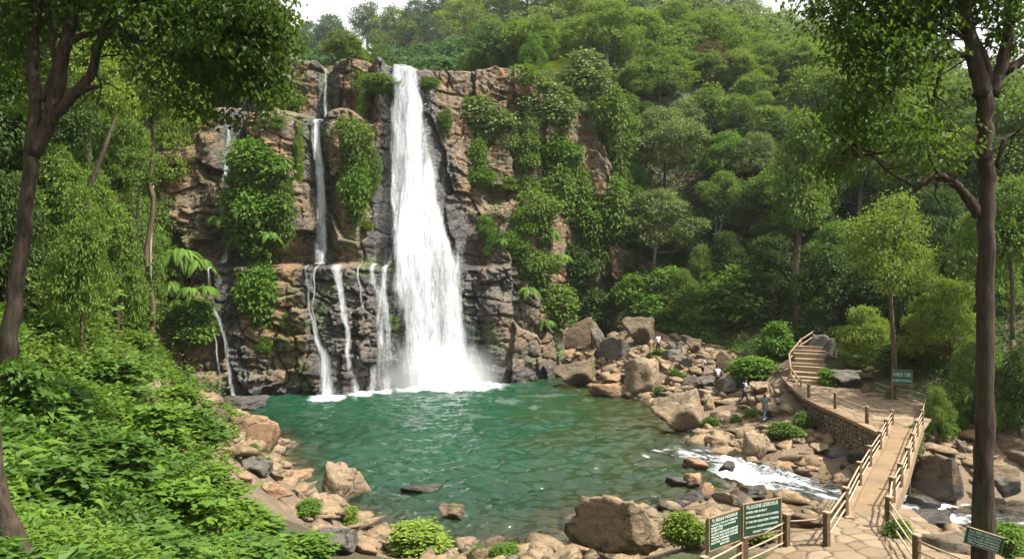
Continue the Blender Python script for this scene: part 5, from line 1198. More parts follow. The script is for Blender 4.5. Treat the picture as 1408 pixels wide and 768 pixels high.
# far woods
def forest_mass(label, n, x0, x1, y0, y1, seed, mat, nl, H0, Wd0, cond=None):
    r = np.random.default_rng(seed); X = r.uniform(x0, x1, n * 6); Y = r.uniform(y0, y1, n * 6); Z = gz(X, Y)
    k = (abs(X / Y) < .76) & ~((X > -15.5) & (X < -8.) & (Y < 108)) & ~((X > -22) & (X < -18) & (Y < 100)) & ~inpoly(X, Y, GRASSY)
    if cond is not None: k &= cond(X, Y)
    keep, pk = [], []
    for i in np.nonzero(k)[0]:
        if len(keep) >= n: break
        if all((X[i] - X[j]) ** 2 + (Y[i] - Y[j]) ** 2 > (.62 * Wd0) ** 2 for j in keep): keep.append(i)
    VV, TT = [], []
    for i in keep:
        A = ARCH[['A0', 'A1', 'D0', 'B1', 'E0', 'D1', 'B0'][r.integers(7)]]; me = A['crown']; nf = len(me.polygons)
        if '_v' not in A:
            v = np.empty(nf * 12, np.float32); me.vertices.foreach_get('co', v); A['_v'] = v.reshape(-1, 4, 3)
            t = np.empty(nf, np.float32); me.attributes['tint'].data.foreach_get('value', t); A['_t'] = t
        q = r.choice(nf, nl, False); v = A['_v'][q]; c = v.mean(1, keepdims=True); ls = math.sqrt(nf / nl) * .8; v = c + (v - c) * ls
        H = H0 * r.uniform(.75, 1.2); w = Wd0 * r.uniform(.8, 1.25); kx = w / 2 / A['R']; kz = min(1.25 * kx, H / A['H']) if A['H'] > 7 else kx
        a = r.random() * 6.28; ca, sa = math.cos(a), math.sin(a); v = v - [0, 0, A['H']]
        v = np.stack([v[..., 0] * ca - v[..., 1] * sa, v[..., 0] * sa + v[..., 1] * ca, v[..., 2]], -1) * [kx, kx, kz] + [X[i], Y[i], Z[i] + H]
        VV.append(v.reshape(-1, 3)); TT.append(np.clip(A['_t'][q] * .6 + .4 * r.random(), 0, 1))
    V = np.concatenate(VV); me = mesh_np('far_woods', V, np.arange(len(V)).reshape(-1, 4), False, {'tint': ('FACE', np.concatenate(TT))})
    struct(link('far_woods', me, LM[mat]), 'stuff', label)
forest_mass('distant woods on the upper hillside that read as one mass', 150, -6, 90, 108, 160, 320, 'mid', 2400, 8, 8.5)
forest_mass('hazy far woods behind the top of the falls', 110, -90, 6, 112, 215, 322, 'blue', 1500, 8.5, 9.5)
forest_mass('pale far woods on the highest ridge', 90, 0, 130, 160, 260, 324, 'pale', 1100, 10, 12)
forest_mass('woods filling the right hillside behind the nearer trees', 110, 26, 90, 62, 108, 326, 'dark', 3000, 7.5, 6.5, lambda X, Y: ~inpoly(X, Y, [(8, 70), (34, 70), (30, 84), (14, 92)]))  # deep shade of the gaps between trees is put into the leaf colour
forest_mass('woods filling the left hillside behind the nearer trees', 46, -62, -30, 44, 100, 328, 'dark', 3000, 8, 6.5, lambda X, Y: (X < -.55 * Y) | (Y > 84))  # filler coloured dark here too, as painted shade behind the front trees

forest_mass('leafy growth filling the left forest below the tall trees', 60, -44, -20, 34, 66, 330, 'mid', 2600, 6.5, 5.5, lambda X, Y: (X < -.40 * Y) & (X > -.8 * Y) & (Y < Y0(X) - 1) & ~((Y > 46) & (X > -38)) & ~((Y > 36) & (X > -25.5)))

r = np.random.default_rng(611); Y = r.uniform(22, 52, 9000); X = r.uniform(-40, -10, 9000); Z = gz(X, Y); k = (X < -.40 * Y - .6 * vnoise(X * .4, Y * .4)) & (X > -.8 * Y) & ~((Y > 40) & (X > -24)) & (vnoise(X * .35, Y * .35, s=5) > -.5)
X, Y, Z = X[k], Y[k], Z[k]; hg = .5 + 2.6 * np.clip(.35 + fbm(X * .3, Y * .3, o=3, s=212), 0, 1.1) * sstep(22, 30, Y)
scatter('undergrowth', 'tall leafy undergrowth between the trunks of the left forest', X, Y, Z, 14, .24, .6, hg, 'mid', 612)
# ------------------------------------------------------------------ walkway, bridge, stairs, signs
def plain(name, col, rough=.85, var=.3, sc=3., bump=.4):
    m = NT(name); co = m.geo('Position'); n = m.noise(co, sc, 6, .65); n2 = m.noise(co, sc * .25, 3)
    c = m.mix(m.ramp(n, [(.3, 0.), (.7, 1.)]), tuple(q * (1 - var) for q in col), tuple(min(1, q * (1 + var)) for q in col))
    c = m.mix(m.ramp(n2, [(.5, 0.), (.7, .45)]), c, tuple(q * .5 for q in col))
    return m.done(m.pbsdf(c, rough, m.bump(n, bump, .03), .25))
M_DECK = plain('orange_concrete', (.175, .118, .064), .85, .22, 2.2, .3); M_CONC = plain('stained_concrete', (0.200, 0.137, 0.085), .9, .35, 4); M_POST = plain('weathered_post', (0.096, 0.063, 0.033), .85, .4, 9)
M_CAP = plain('post_cap', (0.252, 0.185, 0.118), .85, .25, 8); M_RAIL = plain('pale_rail', (0.311, 0.244, 0.163), .7, .25, 10, .2); M_WOOD = plain('rail_wood', (0.222, 0.159, 0.100), .85, .35, 9)
M_STEP = plain('step_stone', (0.215, 0.159, 0.100), .9, .25, 4, .6); M_PIER = plain('dark_mossy_concrete', (0.052, 0.043, 0.030), .9, .4, 3)
M_GREEN = plain('green_sign_paint', (.012, .085, .045), .5, .15, 6, .05); M_DGREEN = plain('dark_green_sign_paint', (.010, .040, .022), .5, .2, 6, .05); M_LET = plain('white_lettering', (.40, .45, .40), .6, .05, 9, 0.); M_FRAME = plain('sign_frame', (.20, .135, .08), .8, .3, 9)
m = NT('flagstones'); co = m.geo('Position'); n = m.noise(co, 3, 6, .65); j = m.attr('joint'); cid = m.attr('cell')
c = m.mix(m.math('ADD', m.math('MULTIPLY', cid, .6), m.math('MULTIPLY', n, .5)), (0.102, 0.070, 0.041), (0.238, 0.176, 0.113)); c = m.mix(j, c, (0.082, 0.057, 0.034))
M_FLAG = m.done(m.pbsdf(c, .88, m.bump(n, .6, .03), .25))
m = NT('cobbled_wall'); co = m.geo('Position'); n = m.noise(co, 5, 6, .65); j = m.attr('joint'); cid = m.attr('cell')
c = m.mix(m.math('ADD', m.math('MULTIPLY', cid, .7), m.math('MULTIPLY', n, .4)), (.10, .075, .05), (.36, .28, .19)); c = m.mix(j, c, (.03, .024, .015))
M_COB = m.done(m.pbsdf(c, .9, m.bump(n, .7, .04), .25))
def cells(u, v, su, sv, s):
    U, V = u / su, v / sv; iu, iv = np.floor(U), np.floor(V); F1 = np.full(U.shape, 9.); F2 = F1.copy(); ID = F1 * 0; z = F1 * 0
    for a in (-1, 0, 1):
        for b in (-1, 0, 1):
            cu, cv = iu + a, iv + b; d = np.hypot(U - cu - .5 - .75 * (_h(cu, cv, z, s) - .5), V - cv - .5 - .75 * (_h(cu, cv, z + 1, s) - .5)); mm = d < F1
            F2 = np.where(mm, F1, np.minimum(F2, d)); F1 = np.where(mm, d, F1); ID = np.where(mm, _h(cu, cv, z + 2, s), ID)
    return ID, F2 - F1
def paved(name, poly, zf, mat, cell=.55, step=.05, seed=1, thick=.5):
    poly = np.array(poly); x0, y0 = poly.min(0) - .1; x1, y1 = poly.max(0) + .1
    gx, gy = np.meshgrid(np.arange(x0, x1, step), np.arange(y0, y1, step)); ID, e = cells(gx + .1 * vnoise(gx * 3, gy * 3), gy, cell, cell, seed)
    jt = 1 - sstep(.05, .13, e); z = zf(gx, gy) + .035 * (1 - jt) * (1 + .4 * (ID - .5)) + .012 * fbm(gx * 3, gy * 3, o=3)
    ins = inpoly(gx, gy, poly).reshape(-1); f = grid_faces(*gx.shape); f = f[ins[f].all(1)]
    V = np.stack([gx, gy, z], -1).reshape(-1, 3)
    me = mesh_np(name, V, f, True, {'joint': ('POINT', jt), 'cell': ('POINT', ID)}); return me
# near landing of flagstones
NEARP = [(7.4, 17.0), (8.5, 19.6), (9.0, 20.6), (10.2, 22.7), (12.5, 23.6), (11.6, 21.2), (12.0, 18.6), (13.2, 17.4), (13.0, 15.5), (8, 15.5)]
NEARP2 = [(5.6, 18.6), (7.2, 16.2), (13.8, 16.0), (13.2, 19.2), (12.55, 21.3), (13.1, 23.9), (10.5, 23.3), (9.3, 21.9), (7.6, 20.6)]
zn = lambda x, y: 3.58 + .02 * fbm(x * .5, y * .5, o=2) - .035 * np.maximum(0, y - 21.5) - .16 * np.maximum(0, 8.4 - x)
struct(link('path', paved('path', NEARP2, zn, M_FLAG, .62, .045, 3), M_FLAG))
# bridge
LP = np.array([(10.5, 22.9, 3.48), (12.8, 26.8, 3.3), (14.9, 30.3, 3.1), (17.4, 34.4, 2.85), (19.8, 38.5, 2.62), (22.15, 42.4, 2.42)])
RP = np.array([(11.25, 21.7, 3.55), (12.7, 24.3, 3.43), (14.2, 26.6, 3.3), (16.3, 30.0, 3.1), (18.6, 33.8, 2.88), (21.2, 38.1, 2.64), (23.9, 42.4, 2.42)])
br = empty('footbridge', (16.5, 32.5, 2.9), 'narrow orange concrete footbridge with post and rail sides crossing the stream', 'footbridge')
def part(name, mb, mat, t, bevel=0, smooth=False):
    o = link(name, mb.mesh(name, smooth, bevel) if isinstance(mb, MB) else mb, mat, t); o.matrix_parent_inverse = Matrix.Translation(-Vector(t.location)); return o
def prism(mb, L, R, zt, zb):                        # a strip between two lines of points
    n = len(L); V = []
    for (l, r_) in zip(L, R): V += [(l[0], l[1], l[2] + zt), (r_[0], r_[1], r_[2] + zt), (r_[0], r_[1], r_[2] + zb), (l[0], l[1], l[2] + zb)]
    Fs = [(0, 3, 2, 1), (4 * n - 4, 4 * n - 3, 4 * n - 2, 4 * n - 1)]
    for i in range(n - 1):
        a, b = 4 * i, 4 * i + 4
        Fs += [(a, a + 1, b + 1, b), (a + 1, a + 2, b + 2, b + 1), (a + 2, a + 3, b + 3, b + 2), (a + 3, a, b, b + 3)]
    mb.add(V, Fs)
yy = np.linspace(22.6, 42.9, 24)
Lc = np.stack([np.interp(yy, LP[:, 1], LP[:, 0]), yy, np.interp(yy, LP[:, 1], LP[:, 2])], -1); Rc = np.stack([np.interp(yy, RP[:, 1], RP[:, 0]), yy, np.interp(yy, RP[:, 1], RP[:, 2])], -1)
Lc[:, 0] += .02 * (yy - 22.6) / 20; dx = lambda A, k: A + np.array([k, 0, 0])
mb = MB(); prism(mb, dx(Lc, .13), dx(Rc, -.13), 0, -.32); part('deck', mb, M_DECK, br)
for A, k0, k1 in ((Lc, -.14, .128), (Rc, -.128, .14)):
    mb = MB(); prism(mb, dx(A, k0), dx(A, k1), .13, -.38); part('kerb', mb, M_CONC, br)
def post(p, h, t, w=.15, name='post'):
    mb = MB(); mb.box((p[0], p[1], p[2] + h / 2 - .1), (w, w, h + .2), .5, None, .012); o = part(name, mb, M_POST, t, .012)
    mb = MB(); mb.box((p[0], p[1], p[2] + h + .025), (w + .035, w + .035, .05), .5, None, .006); c_ = link('post_cap', mb.mesh('post_cap', False, .012), M_CAP, o); return o
def rail(a, b, t, r0=.028, mat=None, sag=.0, name='rail'):
    a, b = Vector(a), Vector(b); mb = MB(); P_ = [a.lerp(b, q / 6) - Vector((0, 0, sag * 4 * (q / 6) * (1 - q / 6))) for q in range(7)]; mb.tube(P_, [r0] * 7, 6); return part(name, mb, mat or M_RAIL, t, 0, True)
for A in (LP, RP):
    for i, p in enumerate(A):
        post(p, .95, br)
        if i + 1 < len(A):
            for h in (.32, .58, .84): rail(p + [0, 0, h], A[i + 1] + [0, 0, h], br, .028)
for x, y, w, z0, name in ((13.9, 27.4, 1.15, -.6, 'pier'), (20.9, 39.7, 1.5, -1.4, 'abutment')):
    zt = float(np.interp(y, LP[:, 1], LP[:, 2])) - .37; mb = MB(); mb.box((x, y, (zt + z0) / 2), (w, .7, zt - z0), -.55, None, .03); part(name, mb, M_PIER, br, .03)
# near fence and the corner fence
def fence(label, pts_, hs, rails, sag=.02, ext=True, mat=None, pw=.15):
    t = empty('fence', tuple(pts_[0]), label, 'fence')
    for i, p in enumerate(pts_):
        p = np.array(p, float)
        if hs[i] > 0: post(p, hs[i], t, pw)
        if i + 1 < len(pts_):
            for h in rails: rail(p + [0, 0, h], np.array(pts_[i + 1]) + [0, 0, h], t, .026, mat, sag)
    return t
fence('short post and rail fence behind the twin sign boards, left of the bridge end', [(4.9, 18.55, 2.95), (6.35, 19.9, 3.0), (7.72, 20.45, 3.36), (8.72, 20.15, 3.55)], [.95, .95, 1.02, .98], (.3, .58, .85))
rail((8.72, 20.15, 3.55 + .85), tuple(LP[0] + [0, 0, .84]), br); rail((8.72, 20.15, 3.55 + .58), tuple(LP[0] + [0, 0, .58]), br); rail((8.72, 20.15, 3.55 + .3), tuple(LP[0] + [0, 0, .32]), br)
fence('post and rail fence running out of the bottom edge right of the near bridge end', [tuple(RP[0]), (10.35, 18.6, 3.5), (10.9, 15.6, 3.7)], [0, .95, .95], (.3, .58, .84))
# terrace
zt_ = lambda x, y: 2.42 + .045 * (y - 42.4)
def on_terrace(px, py):
    Y = 10.508 / ((py - CY) / F + .045); X = (px - CX) / F * Y; return (X, Y, float(zt_(X, Y)))
EDGE = [on_terrace(*q) for q in ((1088, 521), (1096, 536), (1110, 548), (1130, 558), (1160, 571), (1190, 585), (1222, 600))]
BACK = [on_terrace(*q) for q in ((1272, 593), (1284, 575), (1280, 560), (1262, 551), (1228, 544), (1205, 538), (1185, 528), (1160, 522), (1136, 518), (1130, 506), (1112, 508))]
TPOLY = [p[:2] for p in EDGE + BACK]
m_t = paved('terrace', TPOLY, lambda x, y: zt_(x, y), M_FLAG, .85, .07, 5); struct(link('terrace', m_t, M_FLAG))
# retaining wall: a band of cobbles under the terrace edge, a coping on top
E = np.array([(p[0], p[1]) for p in EDGE]); E[0] += (-.2, 1.0)
dl = np.r_[0, np.cumsum(np.hypot(*np.diff(E, axis=0).T))]; uu = np.arange(0, dl[-1], .06); ex = np.interp(uu, dl, E[:, 0]); ey = np.interp(uu, dl, E[:, 1])
for _ in range(3): ex = np.convolve(np.pad(ex, 8, 'edge'), np.ones(17) / 17, 'valid'); ey = np.convolve(np.pad(ey, 8, 'edge'), np.ones(17) / 17, 'valid')
tx, ty = np.gradient(ex), np.gradient(ey); L_ = np.hypot(tx, ty); nxn, nyn = -ty / L_, tx / L_
if (nyn.mean() > 0): nxn, nyn = -nxn, -nyn
rw = empty('retaining_wall', (float(ex[len(ex) // 2]), float(ey[len(ex) // 2]), .5), 'curved wall of rounded stones holding up the terrace', 'retaining wall')
def cobble_band(name, ex, ey, ztop, zbot, lean, seed, cs=.34):
    vv = np.arange(0, 1.0001, .03); Z = ztop[:, None] - vv[None] * (ztop - zbot)[:, None]; U = uu[:len(ex), None] + 0 * Z
    ID, e = cells(U, Z, cs, cs * .8, seed); jt = 1 - sstep(.10, .26, e); d = .16 * np.sqrt(np.clip(e, 0, .8)) * (.5 + ID) + lean * vv[None]
    X = ex[:, None] + nxn[:len(ex), None] * d; Y_ = ey[:, None] + nyn[:len(ex), None] * d
    return mesh_np(name, np.stack([X, Y_, Z], -1).reshape(-1, 3), grid_faces(*Z.shape)[:, ::-1], True, {'joint': ('POINT', jt), 'cell': ('POINT', ID)})
ztop = zt_(ex, ey) - .02; part('stone_face', cobble_band('stone_face', ex, ey, ztop, np.minimum(gz(ex + nxn * .4, ey + nyn * .4) - .3, ztop - 1.7), .25, 11), M_COB, rw)
mb = MB(); C0 = np.stack([ex - nxn * .3, ey - nyn * .3, ztop], -1)[::6]; C1 = np.stack([ex + nxn * .14, ey + nyn * .14, ztop], -1)[::6]; prism(mb, C0, C1, .09, -.1); part('coping', mb, M_CONC, rw)
# lower step wall in front of it
k0 = int(len(ex) * .40); e2x, e2y = ex[k0:] + nxn[k0:] * 1.25, ey[k0:] + nyn[k0:] * 1.25
z2 = np.linspace(1.35, .95, len(e2x)); lw = empty('low_wall', (float(e2x[20]), float(e2y[20]), .4), 'low ledge of mortared stone at the foot of the curved retaining wall', 'low wall')
uu_b, nxb, nyb = uu.copy(), nxn.copy(), nyn.copy(); nxn, nyn = nxn[k0:], nyn[k0:]
part('stone_face', cobble_band('stone_face', e2x, e2y, z2, z2 - 1.6, .1, 13, .3), M_COB, lw)
mb = MB(); prism(mb, np.stack([e2x - nxn * .45, e2y - nyn * .45, z2], -1)[::6], np.stack([e2x + nxn * .1, e2y + nyn * .1, z2], -1)[::6], .06, -.08); part('coping', mb, M_CONC, lw); nxn, nyn = nxb, nyb
# stairs
st = empty('stone_stairs', (22.7, 56.2, 3.0), 'flight of pale stone steps climbing from the terrace between handrail and grey boulder', 'stairs')
S0, S1 = np.array(on_terrace(1108, 527)), np.array([24.6, 60.2, 5.35]); nS = 9
PATHTOP = [np.array([24.6, 60.2, 5.35])]
for k in range(nS):
    t_ = k / (nS - 1); c = S0 + (S1 - S0) * t_ + np.array([.25 * math.sin(t_ * 3.1), 0, 0]); nxt = (S1 - S0) / (nS - 1); yaw = math.atan2(nxt[1], nxt[0]) - math.pi / 2 - .1 + .16 * t_
    mb = MB(); hgt = .9; mb.box((c[0], c[1] + .3, c[2] + .12 - hgt / 2 + .09 * (k % 3 == 0)), (2.4 + .2 * math.sin(k * 2.1), .78, hgt), yaw, None, .04); part('step', mb, M_STEP, st, .035)
up = []
for k, (px, py, Y) in enumerate(((1128, 470, 62.5), (1143, 458, 65), (1156, 449, 68))):
    X = (px - CX) / F * Y; up.append((X, Y, CAMZ - (py + 8 - CY) / F * Y))
    mb = MB(); mb.box((X, Y, up[-1][2] - .4), (1.9, 2.6, .8), -.6, None, .05); part('step', mb, M_STEP, st, .04)
# log handrail left of the stairs
hr = [(1101, 541, 54.2), (1087, 522, 57), (1085, 502, 59), (1101, 482, 61.5), (1124, 466, 64.5), (1156, 452, 68.5)]
H_ = []
for px, py, Y in hr:
    X = (px - CX) / F * Y; H_.append(np.array([X, Y, CAMZ - (py - CY) / F * Y]))
t = empty('handrail', tuple(H_[0]), 'curved wooden handrail climbing along the left side of the stairs', 'handrail')
for i, p in enumerate(H_):
    mb = MB(); mb.tube([tuple(p - [0, 0, .5]), tuple(p + [0, 0, 1.05])], [.075, .07], 7, True, .08); part('post', mb, M_WOOD, t)
    if i + 1 < len(H_):
        for h in (.5, .95): rail(p + [0, 0, h], H_[i + 1] + [0, 0, h], t, .06, M_WOOD, .03)
TF = [on_terrace(*q) for q in ((1101, 541), (1112, 548), (1148.5, 563), (1192, 583))] + [tuple(LP[-1])]
fence('post and rail fence along the top of the curved retaining wall', TF, [0, .98, 1.05, 1.0, 0], (.3, .62, .92), .02)
BF = [on_terrace(*q) for q in ((1204, 541), (1227, 549), (1254, 553), (1274, 560))] + [tuple(RP[-1])]
fence('low fence at the back of the terrace under the green sign', BF, [.0, .85, .0, .95, 0], (.4, .8), .03, pw=.11)
mb = MB(); mb.tube([(0, 0, -.4), (.05, 0, 1.0)], [.06, .05], 6); t = empty('stump_post', tuple(on_terrace(1160, 519)), 'lone slim wooden post behind the two grey boulders', 'post'); link('shaft', mb.mesh('shaft', True), M_WOOD, t)
# signs
def text_mesh(name, body, size, align='CENTER', bold=.0015):
    cu = bpy.data.curves.new(name, 'FONT'); cu.body = body; cu.size = size; cu.align_x = align; cu.align_y = 'CENTER'; cu.offset = bold; cu.extrude = .003
    o = bpy.data.objects.new(name, cu); COL.objects.link(o); bpy.context.view_layer.update()
    me = bpy.data.meshes.new_from_object(o.evaluated_get(bpy.context.evaluated_depsgraph_get())); bpy.data.objects.remove(o); bpy.data.curves.remove(cu)
    return me
def fit_text(me, w, h):
    v = np.empty(len(me.vertices) * 3, np.float32); me.vertices.foreach_get('co', v); v = v.reshape(-1, 3)
    lo, hi = v.min(0), v.max(0); v[:, :2] = (v[:, :2] - (lo + hi)[:2] / 2) / (hi - lo)[:2] * [w, h]; me.vertices.foreach_set('co', v.ravel()); me.update()
def sign(label, A, B, zb, zt, lines, mat, posts=(True, True), zg=3.0, frame=.035, title_h=.085, name='sign'):
    # board from A to B (plan points, left and right seen from the front), lines = (text, width share, height, centre share from top)
    A, B = np.array(A, float), np.array(B, float); c = (A + B) / 2; w = np.linalg.norm(B - A); yaw = math.atan2(B[1] - A[1], B[0] - A[0]); h = zt - zb
    t = empty(name, (c[0], c[1], zg), label, 'sign', None, yaw)
    bd = MB(); bd.box((0, 0, zb - zg + h / 2), (w - .01, .03, h - .01)); bo = link('board', bd.mesh('board'), mat, t)
    fr = MB()
    for x in (-w / 2, w / 2): fr.box((x, 0, zb - zg + h / 2), (frame, .06, h + frame))
    for z in (zb - zg, zt - zg): fr.box((0, 0, z), (w - frame, .055, frame))
    link('frame', fr.mesh('frame', False, .004), M_FRAME, t)
    for k, (tx_, ws, th, cs) in enumerate(lines):
        me = text_mesh('lettering', tx_, th); fit_text(me, w * ws, th)
        o = link('lettering', me, M_LET, bo); o.location = (0 if k == 0 or ws > .8 else -(.86 - ws) * w / 2 * (k < len(lines) - 1), -.0185, zt - zg - h * cs); o.rotation_euler = (math.pi / 2, 0, 0)
    for x, on in ((-w / 2, posts[0]), (w / 2, posts[1])):
        if on: mb = MB(); mb.box((x, .035, (zt - zg) / 2 - .28), (.07, .07, zt - zg + .5)); link('post', mb.mesh('post', False, .006), M_FRAME, t)
    return t
sign('dark green board with many text lines on the left of the near sign pair', (5.13, 19.0), (6.2, 19.82), 3.9, 4.76, [('TL BEGAE INDIGRUE', .82, .085, .11), ('ROHTE O TNE AINT GERIONA', .84, .05, .24), ('BRIDE TERE AN FONDIE', .78, .05, .335), ('INENTE', .36, .05, .42), ('DOIFR HRRNE IDE AEIONE', .84, .05, .52), ('FOLINE RED BHE AIDNEE', .84, .05, .61), ('RNDRE SOEFNIEN TAVNEE', .84, .05, .70), ('EOHTER AINNEL', .58, .05, .79), ('BRAND', .30, .05, .88)], M_DGREEN)
sign('dark green board with centred heading on the right of the near sign pair', (6.28, 19.8), (7.54, 20.42), 3.98, 4.88, [('FLLALIGNE UDEROGUE', .82, .10, .11), ('AINED NIE AI EALT', .55, .058, .27), ('EATRNAI NEIN IN AE N IAHERE', .86, .058, .42), ('IF YNE HIR HENATEER THINENE', .86, .058, .57), ('ENREAR IMQERTE BNEAER', .84, .058, .73), ('NOAET YTNIFIN', .5, .058, .88)], M_DGREEN)
ts = np.array(on_terrace(1227, 553)); te = np.array(on_terrace(1254, 555))
sign('green board with two white lines of text standing at the back of the terrace', ts[:2], te[:2], ts[2] + 1.25, ts[2] + 2.2, [('NOMEDIA TOMER', .9, .26, .32), ('BELGMED POHIRDINGE', .92, .17, .74)], M_GREEN, zg=ts[2])
# ------------------------------------------------------------------ the two framing trees
def framing_tree(label, base, limbs_px, Y, crown_px, nleaf, ls, seed, bark, mat, dY=1.8, cl=16, spread=.21):
    r = np.random.default_rng(seed)
    t = empty('tree', tuple(base), label, 'tree')
    mb = MB(); ends = []
    for path in limbs_px:
        P_, R_ = [], []
        k = len(path)
        for i, q in enumerate(path):
            d = q[3] if len(q) > 3 else 0
            P_.append(P(q[0], q[1], Y + d)); R_.append(q[2] * Y / F / 2)
        P_ = np.array(P_); tt = np.linspace(0, k - 1, (k - 1) * 5 + 1)
        pp = np.stack([np.interp(tt, range(k), P_[:, j]) for j in range(3)], -1)
        sm = pp.copy(); sm[1:-1] = (pp[:-2] + pp[1:-1] * 2 + pp[2:]) / 4; sm[2:-2] = (sm[1:-3] + sm[2:-2] * 2 + sm[3:-1]) / 4
        rr_ = np.interp(tt, range(k), R_); sm += r.normal(size=sm.shape) * rr_[:, None] * .10
        mb.tube(sm, rr_, 9, True, .06); ends.append(sm)
    # twigs
    for sm in ends[1:-1]:
        for _ in range(7):
            i = r.integers(len(sm) // 3, len(sm)); a = sm[i]; limb(mb, a, a + unit(r, 1)[0] * r.uniform(.6, 1.6) * np.array([1, 1, .7]), .022, .006, r, 5, .15)
    link('trunk', mb.mesh('trunk', True), bark, t).matrix_parent_inverse = Matrix.Translation(-Vector(t.location))
    # leaf sprays in clusters
    L = []
    for (px, py, rx, ry, wgt, d) in crown_px:
        c = P(px, py, Y + d); L.append((*c, rx * Y / F, dY * min(1, rx / 60), ry * Y / F, wgt))
    L = np.array(L); w = L[:, 6] * L[:, 3] * L[:, 5]; w /= w.sum(); nc = nleaf // cl; li = r.choice(len(L), nc, p=w)
    d = unit(r, nc) * (r.random(nc) ** .45)[:, None]; q = L[li, :3] + d * L[li, 3:6]
    pos = np.repeat(q, cl, 0) + r.normal(size=(nc * cl, 3)) * spread * np.array([1, 1, .5]); a = r.random(nc * cl) * 6.28
    out = np.stack([np.cos(a), np.sin(a), -.45 - .5 * r.random(nc * cl)], -1) + .3 * unit(r, nc * cl); nr = np.array([0, 0, 1.]) + unit(r, nc * cl) * .6
    V = leaf_quads(pos, nr, out, ls * r.uniform(.5, 1.4, nc * cl), .58, .4); tn = np.clip(np.repeat(r.random(nc), cl) * .6 + .4 * r.random(nc * cl), 0, 1)
    o = link('crown', mesh_np('crown', V, np.arange(len(V)).reshape(-1, 4), False, {'tint': ('FACE', tn)}), LM[mat], t); o.matrix_parent_inverse = Matrix.Translation(-Vector(t.location)); return t
YL = 18.; B_MID = bark_mat('mid_brown_bark', (.014, .0105, .0075), (.056, .040, .027))
framing_tree('large dark forked tree at the left, its long limbs reaching over the picture', P(14, 470, YL), [
    [(-4, 640, 27), (6, 540, 24), (16, 440, 22), (24, 380, 20), (32, 320, 19), (38, 260, 18), (46, 205, 19)],
    [(44, 215, 18), (48, 150, 16), (44, 80, 15), (50, 20, 14), (62, -60, 11)],
    [(46, 212, 22), (66, 170, 20), (80, 120, 19), (90, 60, 17), (108, 5, 15), (128, -70, 11)],
    [(66, 172, 16), (95, 136, 15), (118, 115, 13), (130, 92, 12), (135, 60, 11), (158, 20, 10), (175, -30, 7)],
    [(100, 132, 9), (122, 121, 8), (140, 119, 4)],
    [(90, 62, 9), (110, 50, 9), (135, 44, 8), (165, 50, 7), (200, 62, 6), (235, 72, 5), (275, 80, 4), (320, 96, 2)],
    [(150, 30, 7), (180, 48, 6), (215, 66, 5), (245, 84, 4), (262, 100, 3)],
    [(205, 64, 4), (230, 40, 4), (260, 10, 3), (300, -20, 2)], [(58, 140, 8), (76, 92, 7), (70, 40, 6), (60, -20, 4)], [(165, 52, 4), (185, 80, 3), (205, 105, 2)],
    [(158, 20, 8), (210, -6, 7), (280, 20, 5), (340, 50, 3), (376, 90, 2)]],
    YL, [(0, -20, 90, 90, .9, 0), (60, -40, 90, 70, 1, .5), (130, -30, 90, 60, 1, 0), (210, -20, 80, 50, 1.2, 0), (280, 10, 70, 55, 1.5, .3), (340, 10, 60, 50, 1.6, -.3), (330, 66, 62, 50, 1.7, 0), (365, 110, 32, 48, 1.5, .2), (280, 80, 50, 40, 1.0, 0), (300, 140, 44, 36, .8, .3), (230, 50, 60, 36, .7, -.4), (160, 40, 50, 34, .45, 0), (20, 90, 40, 70, .35, .8), (210, 110, 44, 34, .35, .3), (110, 30, 36, 40, .4, .5), (250, 130, 40, 36, .45, .2), (372, 40, 26, 44, 1.3, 0)],
    28000, .15, 901, B_MID, 'over')
YR = 15.
